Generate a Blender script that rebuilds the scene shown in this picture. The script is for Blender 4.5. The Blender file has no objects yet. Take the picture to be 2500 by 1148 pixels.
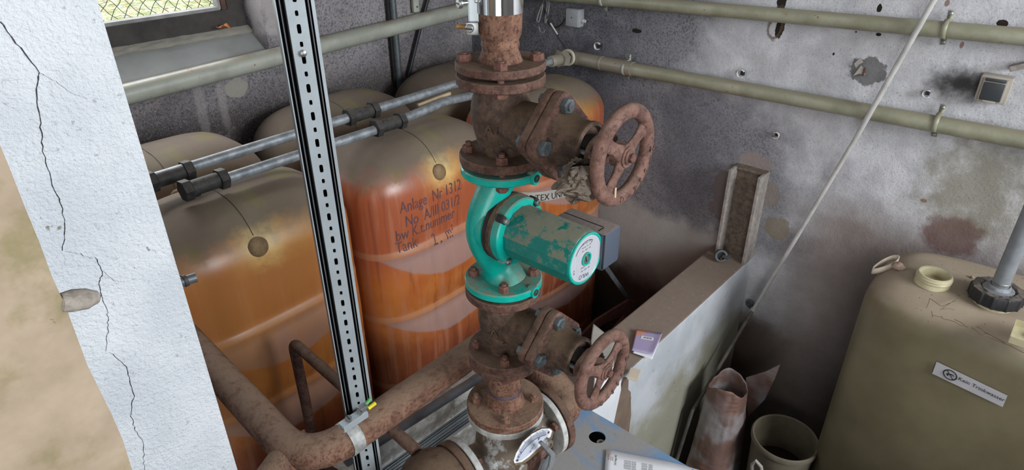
import bpy, bmesh, math, random
from mathutils import Vector, Matrix, noise as mnoise
random.seed(7)
S = bpy.context.scene
COL = S.collection
PI = math.pi
rad = math.radians

# ------------------------------------------------------------------ camera
F = 1597.0
PITCH, ROLL, YAW = rad(29.03), rad(.356), rad(48.33)
_fw = Vector((math.sin(YAW) * math.cos(PITCH), math.cos(YAW) * math.cos(PITCH), -math.sin(PITCH)))
_r = Vector((math.cos(YAW), -math.sin(YAW), 0)); _d = _fw.cross(_r)
RT = math.cos(ROLL) * _r + math.sin(ROLL) * _d
DN = -math.sin(ROLL) * _r + math.cos(ROLL) * _d
def ray(x, y): return _fw + RT * ((x - 1250) / F) + DN * ((y - 574) / F)
def onX(x, y, X): v = ray(x, y); return v * (X / v.x)
def onY(x, y, Y): v = ray(x, y); return v * (Y / v.y)
def onZ(x, y, Z): v = ray(x, y); return v * (Z / v.z)
def V(*a): return Vector(a)
cam = bpy.data.cameras.new('camera'); co = bpy.data.objects.new('camera', cam); COL.objects.link(co)
cam.sensor_width = 36; cam.lens = 36 * F / 2500; cam.clip_start = .02; cam.clip_end = 100
M = Matrix(((RT.x, -DN.x, -_fw.x, 0), (RT.y, -DN.y, -_fw.y, 0), (RT.z, -DN.z, -_fw.z, 0), (0, 0, 0, 1)))
co.matrix_world = M; S.camera = co
S.view_settings.view_transform = 'Standard'; S.view_settings.look = 'None'
S.view_settings.gamma = 1; S.view_settings.use_curve_mapping = False
S.view_settings.exposure = 0.4

# ------------------------------------------------------------------ materials
class NT:
    def __init__(s, name):
        s.m = bpy.data.materials.new(name); s.m.use_nodes = True
        s.t = s.m.node_tree; s.t.nodes.clear()
        s.out = s.t.nodes.new('ShaderNodeOutputMaterial')
        s.b = s.t.nodes.new('ShaderNodeBsdfPrincipled')
        s.t.links.new(s.b.outputs[0], s.out.inputs[0])
        s.tc = s.t.nodes.new('ShaderNodeTexCoord'); s.geo = s.t.nodes.new('ShaderNodeNewGeometry')
        s.obj = s.tc.outputs['Object']
        s.pos = s.geo.outputs['Position']
    def n(s, k): return s.t.nodes.new(k)
    def L(s, a, b): s.t.links.new(a, b)
    def put(s, sock, v):
        if isinstance(v, bpy.types.NodeSocket): s.L(v, sock)
        elif isinstance(v, (tuple, list)): sock.default_value = tuple(v) + ((1,) if len(v) == 3 and len(sock.default_value) == 4 else ())
        else: sock.default_value = v
    def noise(s, scale, detail=4, rough=.55, vec=None, dist=0):
        q = s.n('ShaderNodeTexNoise'); s.L(vec or s.obj, q.inputs['Vector'])
        q.inputs['Scale'].default_value = scale; q.inputs['Detail'].default_value = detail
        q.inputs['Roughness'].default_value = rough; q.inputs['Distortion'].default_value = dist
        return q.outputs['Fac']
    def voro(s, scale, feature='F1', vec=None):
        q = s.n('ShaderNodeTexVoronoi'); q.feature = feature; s.L(vec or s.obj, q.inputs['Vector'])
        q.inputs['Scale'].default_value = scale
        return q.outputs['Distance']
    def math(s, op, a, b=0., c=None, clamp=False):
        q = s.n('ShaderNodeMath'); q.operation = op; q.use_clamp = clamp
        s.put(q.inputs[0], a); s.put(q.inputs[1], b)
        if c is not None: s.put(q.inputs[2], c)
        return q.outputs[0]
    def step(s, v, a, b):      # smooth 0..1 between a and b
        q = s.n('ShaderNodeMapRange'); q.interpolation_type = 'SMOOTHSTEP'
        s.put(q.inputs['Value'], v)
        if a > b:
            q.inputs['From Min'].default_value = b; q.inputs['From Max'].default_value = a
            q.inputs['To Min'].default_value = 1; q.inputs['To Max'].default_value = 0
        else:
            q.inputs['From Min'].default_value = a; q.inputs['From Max'].default_value = b
        return q.outputs[0]
    def mix(s, f, a, b):
        q = s.n('ShaderNodeMix'); q.data_type = 'RGBA'
        s.put(q.inputs[0], f); s.put(q.inputs[6], a); s.put(q.inputs[7], b)
        return q.outputs[2]
    def mul(s, a, b): return s.math('MULTIPLY', a, b)
    def add(s, a, b): return s.math('ADD', a, b)
    def xyz(s, v):
        q = s.n('ShaderNodeSeparateXYZ'); s.L(v, q.inputs[0]); return q.outputs
    def blob(s, c, r, amt=.5, nz=None, axes=(1, 1, 1)):   # 1 inside a ragged ellipsoid around c
        q = s.n('ShaderNodeVectorMath'); q.operation = 'SUBTRACT'; s.L(s.pos, q.inputs[0]); q.inputs[1].default_value = c
        w = s.n('ShaderNodeVectorMath'); w.operation = 'MULTIPLY'; s.L(q.outputs[0], w.inputs[0]); w.inputs[1].default_value = [1 / (r * k) for k in axes]
        l = s.n('ShaderNodeVectorMath'); l.operation = 'LENGTH'; s.L(w.outputs[0], l.inputs[0])
        d = l.outputs['Value']
        if nz is not None: d = s.add(d, s.mul(s.add(nz, -.5), amt * 4.5))
        return d
    def upness(s, a=.35, b=.95):
        return s.step(s.xyz(s.geo.outputs['Normal'])[2], a, b)
    def fin(s, col, rough=.8, metal=0., bump=None, strength=.4, dist=.004, spec=.4):
        s.put(s.b.inputs['Base Color'], col); s.put(s.b.inputs['Roughness'], rough); s.put(s.b.inputs['Metallic'], metal)
        s.b.inputs['Specular IOR Level'].default_value = spec
        if bump is not None:
            q = s.n('ShaderNodeBump'); q.inputs['Strength'].default_value = strength; q.inputs['Distance'].default_value = dist
            s.L(bump, q.inputs['Height']); s.L(q.outputs[0], s.b.inputs['Normal'])
        return s.m

def m_rust(name, a=(.066, .030, .022), b=(.150, .080, .058), dust=(.135, .088, .058), da=.7, bs=.5, sc=90):
    n = NT(name)
    f = n.noise(38, 7, .72); g = n.noise(sc, 5, .7); h = n.noise(420, 2, .6)
    c = n.mix(n.step(f, .35, .68), a, b)
    c = n.mix(n.mul(n.step(g, .52, .7), .5), c, (.21, .112, .082))
    c = n.mix(n.mul(n.step(g, .5, .36), .7), c, (.035, .02, .016))
    c = n.mix(n.mul(n.mul(n.upness(.3, .9), n.step(f, .25, .55)), da), c, dust)
    return n.fin(c, .78, 0, n.add(g, n.mul(h, .8)), bs, .0022, .35)
RUST = m_rust('rusty iron')
RUSTW = m_rust('rusty handwheel', (.10, .048, .036), (.195, .105, .082), (.19, .12, .09), .5, .35)
RUSTP = m_rust('rusty steel pipe', (.115, .05, .032), (.25, .135, .088), (.22, .145, .098), .85, .9, 150)
RUSTB = m_rust('rusty bolt', (.10, .042, .032), (.19, .088, .066), (.14, .09, .065), .4, .5)
CASTB = m_rust('brown cast iron', (.05, .031, .022), (.115, .072, .05), (.15, .10, .062), .75, .55, 60)

def m_plain(name, col, rough=.6, metal=0., var=.25, sc=30, bump=0., dust=None, da=.6, spec=.4, bsc=200):
    n = NT(name); f = n.noise(sc, 5, .6)
    dk = tuple(x * (1 - var) for x in col)
    c = n.mix(n.step(f, .3, .7), dk, col)
    r = rough
    if dust:
        u = n.mul(n.upness(), n.mul(n.step(n.noise(sc * 1.7, 5), .3, .6), da))
        c = n.mix(u, c, dust)
        r = n.math('MAXIMUM', rough, n.mul(u, .9))
    return n.fin(c, r, metal, n.noise(bsc, 3) if bump else None, bump, .002, spec)

GREEN = None
n = NT('teal pump paint'); f = n.noise(26, 6, .7); g = n.noise(90, 4, .7)
u = n.mul(n.upness(.0, .8), n.step(n.add(f, n.mul(g, .35)), .5, .8)); 
c = n.mix(n.step(f, .3, .7), (.0, .30, .245), (.0, .40, .33))
c = n.mix(n.mul(u, .9), c, (.19, .16, .115)); c = n.mix(n.step(g, .68, .74), c, (.12, .07, .045))
GREEN = n.fin(c, n.math('MAXIMUM', .33, n.mul(u, .9)), 0, n.add(f, n.mul(g, .6)), .25, .002, .5)
n = NT('dark teal motor shell'); f = n.noise(24, 8, .78); g = n.noise(110, 4, .7)
ux = n.step(n.add(n.mul(n.xyz(n.geo.outputs['Normal'])[2], .75), n.mul(n.add(f, -.5), 4.2)), .25, .6)
c = n.mix(n.step(f, .3, .7), (.0, .135, .11), (.0, .19, .155))
c = n.mix(n.mul(ux, .92), c, n.mix(g, (.14, .13, .085), (.22, .20, .15)))
MOTOR = n.fin(c, n.math('MAXIMUM', .3, n.mul(ux, .9)), 0, n.add(f, n.mul(g, .4)), .35, .002, .5)

# concrete wall behind the tanks (dark, speckled)
def specks(n, base, lo=(.035, .035, .042), hi=(.34, .33, .34)):
    v = n.noise(120, 4, .75); w = n.noise(210, 4, .7)
    c = n.mix(n.mul(n.step(v, .56, .34), .8), base, lo)
    return n.mix(n.mul(n.step(w, .54, .68), .65), c, hi)
n = NT('dark speckled plaster')
f = n.noise(2.2, 5, .6, dist=.6); g = n.noise(9, 5, .6)
c = n.mix(n.step(f, .35, .65), (.15, .14, .15), (.33, .31, .32))
c = n.mix(n.mul(n.step(g, .55, .7), .5), c, (.36, .30, .29))
c = n.mix(n.step(n.xyz(n.pos)[2], -.72, -.95), c, n.mix(g, (.06, .045, .042), (.13, .105, .1)))
c = specks(n, c, (.05, .048, .055), (.45, .44, .45))
jb = n.blob((1.48, 2.62, -.42), .13, .5, g, (1, 1.6, 2.2)); c = n.mix(n.mul(n.step(jb, 1.1, .6), .8), c, (.46, .42, .42))
pb = n.blob(tuple(onY(575, 213, 2.62)), .05, .4, g, (1, 1, .8)); c = n.mix(n.mul(n.step(pb, 1.05, .9), .8), c, (.34, .33, .28))
for px in (490, 545):
    q = onY(px, 260, 2.62); sb = n.blob(tuple(q), .02, .5, g, (1, 4, 7)); c = n.mix(n.mul(n.step(sb, 1.2, .5), .4), c, (.4, .36, .35))
c = n.mix(n.mul(n.step(n.noise(40, 3, .6), .58, .7), .25), c, (.4, .38, .38))
WALLA = n.fin(c, .9, 0, n.noise(110, 5, .7), .6, .004, .25)
# right wall: dark speckle on the left, pale plaster towards the right
n = NT('patchy wall plaster')
P = n.xyz(n.pos); f = n.noise(2.6, 5, .6, dist=.5); g = n.noise(11, 5, .62); h = n.noise(5, 4)
yy = n.add(P[1], n.mul(n.add(f, -.5), 1.5))
pale = n.mix(n.step(g, .28, .74), (.47, .47, .50), (.64, .64, .67))
pale = n.mix(n.mul(n.step(h, .48, .68), .3), pale, (.30, .28, .26))
fine = n.noise(150, 4, .7)
pale = n.mix(n.mul(n.step(fine, .45, .34), .55), pale, (.17, .16, .155))
dark = specks(n, n.mix(n.step(f, .35, .65), (.10, .10, .122), (.24, .235, .26)))
zz = n.add(P[2], n.mul(n.add(h, -.5), .25))
dk = n.mul(n.step(n.add(yy, n.mul(n.step(P[2], -.6, -.9), -.12)), 1.0, 1.65), 1)
# a darker tongue of speckled concrete reaching right below the lower pipe
tongue = n.mul(n.step(n.add(yy, n.mul(n.add(P[2], 1.), -.4)), .62, 1.1), n.mul(n.step(zz, -.76, -.86), n.step(zz, -1.56, -1.42)))
c = n.mix(n.math('MAXIMUM', dk, n.mul(tongue, .9)), pale, dark)
low = n.mul(n.step(zz, -1.42, -1.52), n.step(P[1], .9, 1.0))
c = n.mix(low, c, n.mix(g, (.36, .345, .325), (.44, .43, .41)))
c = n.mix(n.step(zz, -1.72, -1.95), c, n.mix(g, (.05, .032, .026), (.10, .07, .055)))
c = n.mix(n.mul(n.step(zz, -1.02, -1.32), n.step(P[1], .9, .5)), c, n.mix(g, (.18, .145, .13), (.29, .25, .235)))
gb = n.blob((2.62, .16, -.98), .2, .35, g, (1, .9, 1.2)); c = n.mix(n.mul(n.step(gb, 1.15, .4), .6), c, (.17, .155, .075))
pb = n.blob((2.62, .19, -1.17), .1, .4, g, (1, 1, .8)); c = n.mix(n.mul(n.step(pb, 1.2, .6), .8), c, (.15, .085, .075))
soot_shade = n.blob((2.62, .31, -.63), .075, .45, g, (1, 1.15, .7)); c = n.mix(n.mul(n.step(soot_shade, 1.5, .3), .93), c, (.022, .02, .018))  # dirt beside the socket, with the socket's soft shadow painted in
br = n.blob((2.62, .600, -.64), .062, .3, n.noise(26, 4, .7), (1, 1.1, .8)); c = n.mix(n.mul(n.step(br, 1.05, .9), .8), c, (.085, .08, .078))
for (px, py, r_, a_) in ((1904, 66, .036, 1.6), (1908, 4, .036, .9), (2147, 20, .018, .9), (2447, 58, .03, .4), (2035, 132, .007, .8), (2090, 78, .006, .5), (2145, 84, .016, .35), (1555, 76, .045, .25), (2480, 330, .03, .3)):
    q = onX(px, py, 2.62); d_ = n.blob(tuple(q), r_, .45, g, (1, .55, a_))
    c = n.mix(n.step(d_, 1.0, .9), c, (.022, .016, .012))
for (px, py, r_, a_) in ((1896, 58, .06, 1.2), (2348, 110, .014, .8), (2312, 8, .014, .7), (2255, 490, .02, .3)):
    q = onX(px, py, 2.62); d_ = n.blob(tuple(q), r_, .4, g, (1, .5, a_))
    c = n.mix(n.mul(n.step(d_, 1.15, .8), .8), c, (.2, .1, .06)) if r_ < .05 else n.mix(n.mul(n.mul(n.step(d_, 1.15, .9), n.step(d_, .7, .85)), .8), c, (.12, .085, .06))
# mortar patches around the embedded beam, with its shadow painted on the left
for (px, py, r_, a_, cc) in ((1845, 398, .075, .6, (.30, .245, .225)), (1895, 560, .048, 1.2, (.235, .195, .14)), (1772, 480, .075, 1.6, (.15, .115, .115)), (1880, 480, .04, 1.7, (.26, .215, .19))):
    q = onX(px, py, 2.62); d_ = n.blob(tuple(q), r_, .4, n.noise(14, 3), (1, 1, a_))
    c = n.mix(n.mul(n.step(d_, 1.02, .92), .8), c, cc)
WALLB = n.fin(c, .88, 0, n.add(n.noise(90, 5, .7), n.mul(n.noise(12, 4), 1.5)), .45, .005, .25)

n = NT('white rough plaster'); f = n.noise(60, 5, .7); g = n.noise(6, 4)
c = n.mix(n.step(g, .3, .7), (.66, .70, .75), (.82, .85, .89)); c = n.mix(n.mul(n.step(f, .38, .3), .6), c, (.3, .3, .31))
c = n.mix(n.step(n.noise(23, 3), .70, .74), c, (.3, .27, .24))
PILLAR = n.fin(c, .9, 0, n.add(n.noise(230, 4, .6), n.mul(n.noise(110, 3, .6), 1.2)), .8, .004, .2)
n = NT('beige mossy render'); f = n.noise(14, 5, .6); g = n.noise(34, 5, .7)
c = n.mix(n.step(f, .3, .7), (.29, .225, .16), (.38, .30, .22)); c = n.mix(n.mul(n.step(n.noise(9, 5, .65), .5, .66), .75), c, (.19, .165, .075))
c = n.mix(n.step(n.noise(50, 3), .7, .74), c, (.1, .07, .05))
BEIGE = n.fin(c, .9, 0, g, .25, .004, .2)
n = NT('whitewashed bund wall'); f = n.noise(5, 5); g = n.noise(30, 5, .7); P = n.xyz(n.pos)
up = n.upness(.6, .9)
c = n.mix(n.step(f, .35, .65), (.42, .44, .47), (.54, .56, .59))
st = n.mul(n.step(n.add(P[2], n.mul(n.add(f, -.5), .5)), -1.7, -1.95), .75); c = n.mix(st, c, (.25, .225, .13))
c = n.mix(n.mul(n.step(g, .36, .3), .8), c, (.13, .1, .08))
dst = n.mix(n.noise(40, 5), (.215, .165, .13), (.275, .22, .18)); dst = n.mix(n.step(n.noise(120, 2), .7, .76), dst, (.5, .45, .4))
c = n.mix(up, c, dst)
BUND = n.fin(c, .9, 0, g, .25, .004, .2)
n = NT('whitewashed masonry'); f = n.noise(12, 6, .7); g = n.noise(50, 5, .7)
c = n.mix(n.step(f, .4, .62), (.42, .39, .34), (.80, .80, .78)); c = n.mix(n.mul(n.step(n.noise(8, 4), .6, .7), .5), c, (.4, .27, .2))
MASON = n.fin(c, .9, 0, n.add(f, n.mul(g, .5)), .8, .012, .2)
FLOOR = m_plain('dirty dark floor', (.07, .055, .045), .9, 0, .5, 5, .3)
WHITEWALL = m_plain('darkened unseen wall', (.22, .21, .2), .9, 0, .3, 3)  # tone of the unseen walls lowered to deepen the shadows

# tanks
def m_tank(name, dusty, gold=0):
    n = NT(name); P = n.xyz(n.obj); f = n.noise(3.2, 4, .6); g = n.noise(14, 5, .65)
    st = n.n('ShaderNodeMapping'); n.L(n.obj, st.inputs[0]); st.inputs['Scale'].default_value = (28, 28, 1.6)
    streak = n.noise(1.0, 4, .6, st.outputs[0])
    c = n.mix(n.step(f, .35, .65), (.38, .092, .022), (.52, .175, .04))
    c = n.mix(n.step(n.add(P[2], n.mul(n.add(f, -.5), .4)), 1.28, 1.42), c, (.37, .095, .038))
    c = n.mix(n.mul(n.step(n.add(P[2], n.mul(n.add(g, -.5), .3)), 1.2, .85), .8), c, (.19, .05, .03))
    c = n.mix(n.mul(n.step(streak, .50, .62), .40), c, (.44, .20, .12))
    c = n.mix(n.mul(n.step(streak, .44, .34), .45), c, (.16, .045, .025))
    for zr, dd in ((1.40, .13), (1.125, .12), (.80, .1)):     # paler lens below each rib, deepest in the middle
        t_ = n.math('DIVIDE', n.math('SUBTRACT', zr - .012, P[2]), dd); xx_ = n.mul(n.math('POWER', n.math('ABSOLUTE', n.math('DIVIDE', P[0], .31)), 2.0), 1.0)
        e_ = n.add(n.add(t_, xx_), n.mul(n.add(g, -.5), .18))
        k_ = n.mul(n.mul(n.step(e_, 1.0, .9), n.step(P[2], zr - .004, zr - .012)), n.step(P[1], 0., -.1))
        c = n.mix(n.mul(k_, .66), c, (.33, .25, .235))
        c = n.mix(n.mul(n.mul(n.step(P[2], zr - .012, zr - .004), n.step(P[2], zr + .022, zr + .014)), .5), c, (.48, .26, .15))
    if gold: c = n.mix(n.mul(n.step(P[2], .9, 1.3), n.mul(n.step(f, .25, .6), .65)), c, (.48, .21, .05))
    # yellow glow of thin resin near the seam below the dust line
    zl = n.add(P[2], n.mul(n.add(g, -.5), .12))
    yb = n.mul(n.step(n.math('ABSOLUTE', n.add(P[0], -.03)), .2, .02), n.mul(n.step(zl, 1.57, 1.67), n.step(P[1], .0, -.12)))
    c = n.mix(n.mul(yb, .6), c, (.62, .34, .07)); c = n.mix(n.mul(n.mul(yb, n.step(n.math('ABSOLUTE', n.add(P[0], .03)), .11, .0)), .85), c, (.80, .60, .24))
    dl = n.step(n.add(zl, n.mul(n.math('ABSOLUTE', P[0]), .05)), 1.64 if dusty else 1.5, 1.73 if dusty else 1.58)
    dcol = n.mix(g, (.115, .097, .075), (.18, .15, .113)); dcol = n.mix(n.mul(n.step(n.noise(7, 4), .56, .68), .5), dcol, (.17, .16, .05))
    c = n.mix(n.mul(dl, .93), c, dcol)
    return n.fin(c, n.math('MAXIMUM', .34, n.mul(dl, .85)), 0, n.add(n.mul(g, .3), n.mul(n.noise(60, 3), .15)), .12, .004, .55)
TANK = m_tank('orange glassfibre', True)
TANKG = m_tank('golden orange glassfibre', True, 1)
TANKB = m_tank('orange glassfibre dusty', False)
INK = m_plain('faded blue ink', (.15, .075, .085), .8, 0, .4, 60)
RIBM = m_plain('rubbed tank rib', (.45, .20, .10), .5, 0, .5, 20)

GALV = None
n = NT('galvanised steel'); f = n.noise(30, 5, .65); v = n.voro(160)
c = n.mix(n.step(f, .35, .65), (.20, .22, .24), (.36, .39, .42)); c = n.mix(n.mul(n.upness(.5, 1), .35), c, (.21, .185, .16))
GALV = n.fin(c, .5, .45, f, .1, .002)
IRON = m_plain('black malleable iron', (.055, .052, .05), .6, .2, .5, 40, .4, (.12, .10, .085), .7)
def m_paintpipe(name, a, b):
    n = NT(name); f = n.noise(7, 5, .65); g = n.noise(35, 5, .7)
    c = n.mix(n.step(f, .35, .65), a, b); c = n.mix(n.mul(n.upness(.4, .95), n.mul(n.step(f, .35, .6), .75)), c, (.21, .165, .115))
    c = n.mix(n.step(n.add(g, n.mul(f, .3)), .80, .86), c, (.22, .10, .05))
    return n.fin(c, .42, 0, g, .12, .002, .5)
PPIPE = m_paintpipe('grey-green pipe paint', (.32, .33, .28), (.42, .44, .38))
PPIPE2 = m_paintpipe('olive pipe paint', (.24, .235, .16), (.34, .335, .25))
ELB = m_paintpipe('dusty elbow paint', (.24, .21, .16), (.3, .27, .22))
DARKP = m_plain('blue-grey insulated pipe', (.11, .115, .135), .55, .1, .4, 20, .3, (.16, .125, .1), .6)
CONDUIT = m_plain('dull dark steel', (.15, .17, .18), .45, .5, .3, 30)
BLACK = m_plain('black rubber', (.02, .02, .022), .5, 0, .3, 30)
ZINC = m_plain('zinc strut', (.42, .47, .50), .38, .35, .12, 20)
ZBOLT = m_plain('zinc bolt steel', (.17, .20, .215), .42, .55, .35, 70)
BRIGHT = m_plain('bright zinc', (.40, .41, .41), .38, .85, .3, 40)
STEELD = m_plain('shaded strut steel', (.13, .14, .15), .5, .3, .2, 20)  # darker copy of the strut steel, carries the shade of the grooves
CHROME = m_plain('polished stainless band', (.82, .82, .82), .08, 1., .03, 20)
GASKET = m_plain('dark gasket', (.03, .025, .022), .9, 0, .4, 60)
n = NT('dark blue-grey plastic'); g = n.noise(160, 3, .7)
BOXP = n.fin(n.mix(n.mul(n.upness(.5, .9), .95), (.065, .08, .11), n.mix(g, (.12, .09, .075), (.27, .215, .19))), n.math('MAXIMUM', .4, n.upness(.5, .9)))
n = NT('motor nameplate metal'); v = n.n('ShaderNodeTexBrick'); n.L(n.obj, v.inputs[0]); v.inputs['Scale'].default_value = 140
v.inputs['Color1'].default_value = (.45, .46, .5, 1); v.inputs['Color2'].default_value = (.52, .53, .57, 1); v.inputs['Mortar'].default_value = (.25, .26, .3, 1); v.inputs['Mortar Size'].default_value = .03
PLATE = n.fin(n.mix(.5, v.outputs[0], n.mix(n.noise(200, 3), (.38, .39, .43), (.56, .57, .62))), .4, .2)
NAVY = m_plain('navy print', (.03, .04, .12), .5)
BLKINK = m_plain('black print', (.015, .015, .017), .5)
n = NT('dusty yellowed plastic'); f = n.noise(5, 5); g = n.noise(45, 5, .7)
u = n.step(n.add(n.xyz(n.geo.outputs['Normal'])[2], n.mul(n.add(f, -.5), .5)), .3, .72)
c = n.mix(n.step(f, .3, .7), (.135, .112, .066), (.175, .148, .088))
dc = n.mix(g, (.27, .215, .155), (.35, .285, .21)); dc = n.mix(n.step(n.noise(90, 3), .66, .72), dc, (.12, .09, .06))
clean = n.blob(tuple(onZ(2190, 800, -1.26)), .05, .4, g, (1, 1.3, 1)); 
c = n.mix(n.mul(u, n.step(clean, .8, 1.1)), c, dc)
CONT = n.fin(c, n.math('MAXIMUM', .42, n.mul(u, .85)), 0, g, .12, .003, .4)
NECK = m_plain('yellowed translucent plastic', (.50, .45, .29), .4, 0, .15, 40)
LABEL = m_plain('grey white label', (.42, .41, .43), .6, 0, .08, 20)
PAPER = m_plain('white paper', (.72, .73, .76), .8, 0, .05, 20)
PAPERD = m_plain('dusty paper', (.42, .39, .35), .9, 0, .15, 20)
CREAM = m_plain('cream card edge', (.6, .52, .42), .8, 0, .1, 20)
CARD = m_plain('brown cardboard', (.22, .155, .115), .9, 0, .3, 15)
LILAC = m_plain('lilac print', (.40, .34, .52), .5, 0, .05, 20)
ORNG = m_plain('orange print', (.62, .27, .17), .5, 0, .05, 20)
n = NT('dusty blue steel'); f = n.noise(4, 6, .65, dist=1); g = n.noise(60, 5, .7)
c = n.mix(n.step(f, .42, .60), n.mix(g, (.23, .225, .22), (.30, .29, .28)), (.13, .25, .42)); c = n.mix(n.mul(n.step(n.noise(22, 3), .62, .7), .35), c, (.2, .13, .1))
BLUE = n.fin(c, .7, 0, g, .15, .002)
n = NT('printed woven sack'); P = n.xyz(n.pos); f = n.noise(10, 4); w = n.n('ShaderNodeTexWave'); w.bands_direction = 'Z'; w.inputs['Scale'].default_value = 14; w.inputs['Distortion'].default_value = 5; n.L(n.pos, w.inputs[0])
c = n.mix(n.step(n.noise(5, 3), .42, .58), (.34, .30, .30), (.19, .11, .09)); c = n.mix(n.mul(n.mul(n.step(w.outputs['Fac'], .75, .95), n.step(n.noise(3, 2), .5, .6)), .6), c, (.5, .17, .09))
SACK = n.fin(c, .6, 0, n.noise(25, 4), .5, .01)
BUCKET = m_plain('dirty cream plastic', (.20, .17, .12), .6, 0, .3, 12)
SOILSHADE = m_plain('dark soil and shadow', (.02, .015, .012), .9, 0, .3, 20)
WHITEP = m_plain('white conduit plastic', (.55, .54, .52), .5, 0, .25, 14, 0, (.4, .37, .34), .5)
GREYP = m_plain('grey box plastic', (.34, .35, .37), .5, 0, .1, 20)
SOCK = m_plain('beige socket plastic', (.38, .34, .29), .5, 0, .1, 20)
SOCKD = m_plain('dark grey lid', (.045, .05, .055), .4, 0, .1, 20, 0, (.1, .1, .1), .5)
CLIPW = m_plain('white clip plastic', (.62, .61, .6), .5)
PLSTR = m_plain('beam rust and paint', (.20, .155, .12), .85, 0, .5, 60, .4)
PLSTRL = m_plain('pale paint flakes', (.36, .32, .29), .85, 0, .35, 50, .3)
FRAME = m_plain('weathered dark wood', (.07, .062, .058), .8, 0, .5, 9, .4)
FRAMEL = m_plain('grey frame edge', (.33, .32, .31), .7, 0, .3, 20)
SILL = m_plain('grey-green cement', (.27, .275, .265), .9, 0, .2, 6, .3)
SILLC = m_plain('cream dusty cement', (.36, .34, .29), .9, 0, .25, 9, .4)
n = NT('autumn lawn'); f = n.noise(14, 5, .7); g = n.noise(40, 4, .7)
c = n.mix(n.step(f, .4, .6), (.34, .42, .14), (.78, .78, .50)); c = n.mix(n.step(n.noise(22, 4, .7), .52, .60), c, (.72, .50, .30)); c = n.mix(n.step(n.noise(30, 3), .56, .64), c, (.24, .18, .12)); c = n.mix(n.step(n.noise(17, 3), .60, .66), c, (.85, .82, .74))
LAWN = n.fin(c, .9, 0, g, .8, .02)
WIREG = m_plain('green fence wire', (.05, .14, .12), .5)
WIRE = m_plain('grey cable', (.36, .36, .36), .5); WIREB = m_plain('black cable', (.03, .03, .03), .5)
YELLOW = m_plain('yellow sleeve', (.75, .62, .03), .5); YG = m_plain('green sleeve', (.1, .4, .12), .5)
OCHRE = m_plain('brown cable', (.32, .17, .05), .5)
WOOD = m_plain('pale wood', (.55, .42, .27), .7); LEAFM = m_plain('orange leaf', (.55, .16, .03), .6)
TWIG = m_plain('dry stalk', (.16, .11, .075), .9); STONE = m_plain('pinkish crumb', (.36, .26, .2), .9, 0, .2, 40, .4)
RAG = m_plain('dusty crumpled foil', (.15, .115, .085), .75, 0, .55, 26, .5)
WPAINT = None
n = NT('flaking grey-white paint'); f = n.noise(24, 6, .7); g = n.noise(90, 4, .7)
c = n.mix(n.step(f, .52, .64), (.15, .115, .085), (.42, .43, .43)); c = n.mix(n.step(g, .68, .72), c, (.2, .09, .06))
WPAINT = n.fin(c, .6, 0, n.add(f, g), .3, .002)
WPAINTW = m_plain('white painted flange edge', (.50, .50, .48), .55, 0, .4, 45, .3)
STRAPM = m_plain('dull whitish strap', (.42, .42, .41), .6, .3, .45, 60, .2)
SCALE = m_plain('scale plate face', (.55, .58, .66), .4, .1, .1, 60)
BRASS = m_plain('dull brass edge', (.28, .2, .12), .5, .3, .4, 40)
GLASS = m_plain('grey pane', (.5, .5, .5), .1)
SOILB = m_plain('ochre stained floor', (.12, .07, .02), .9, 0, .5, 8)

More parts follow.
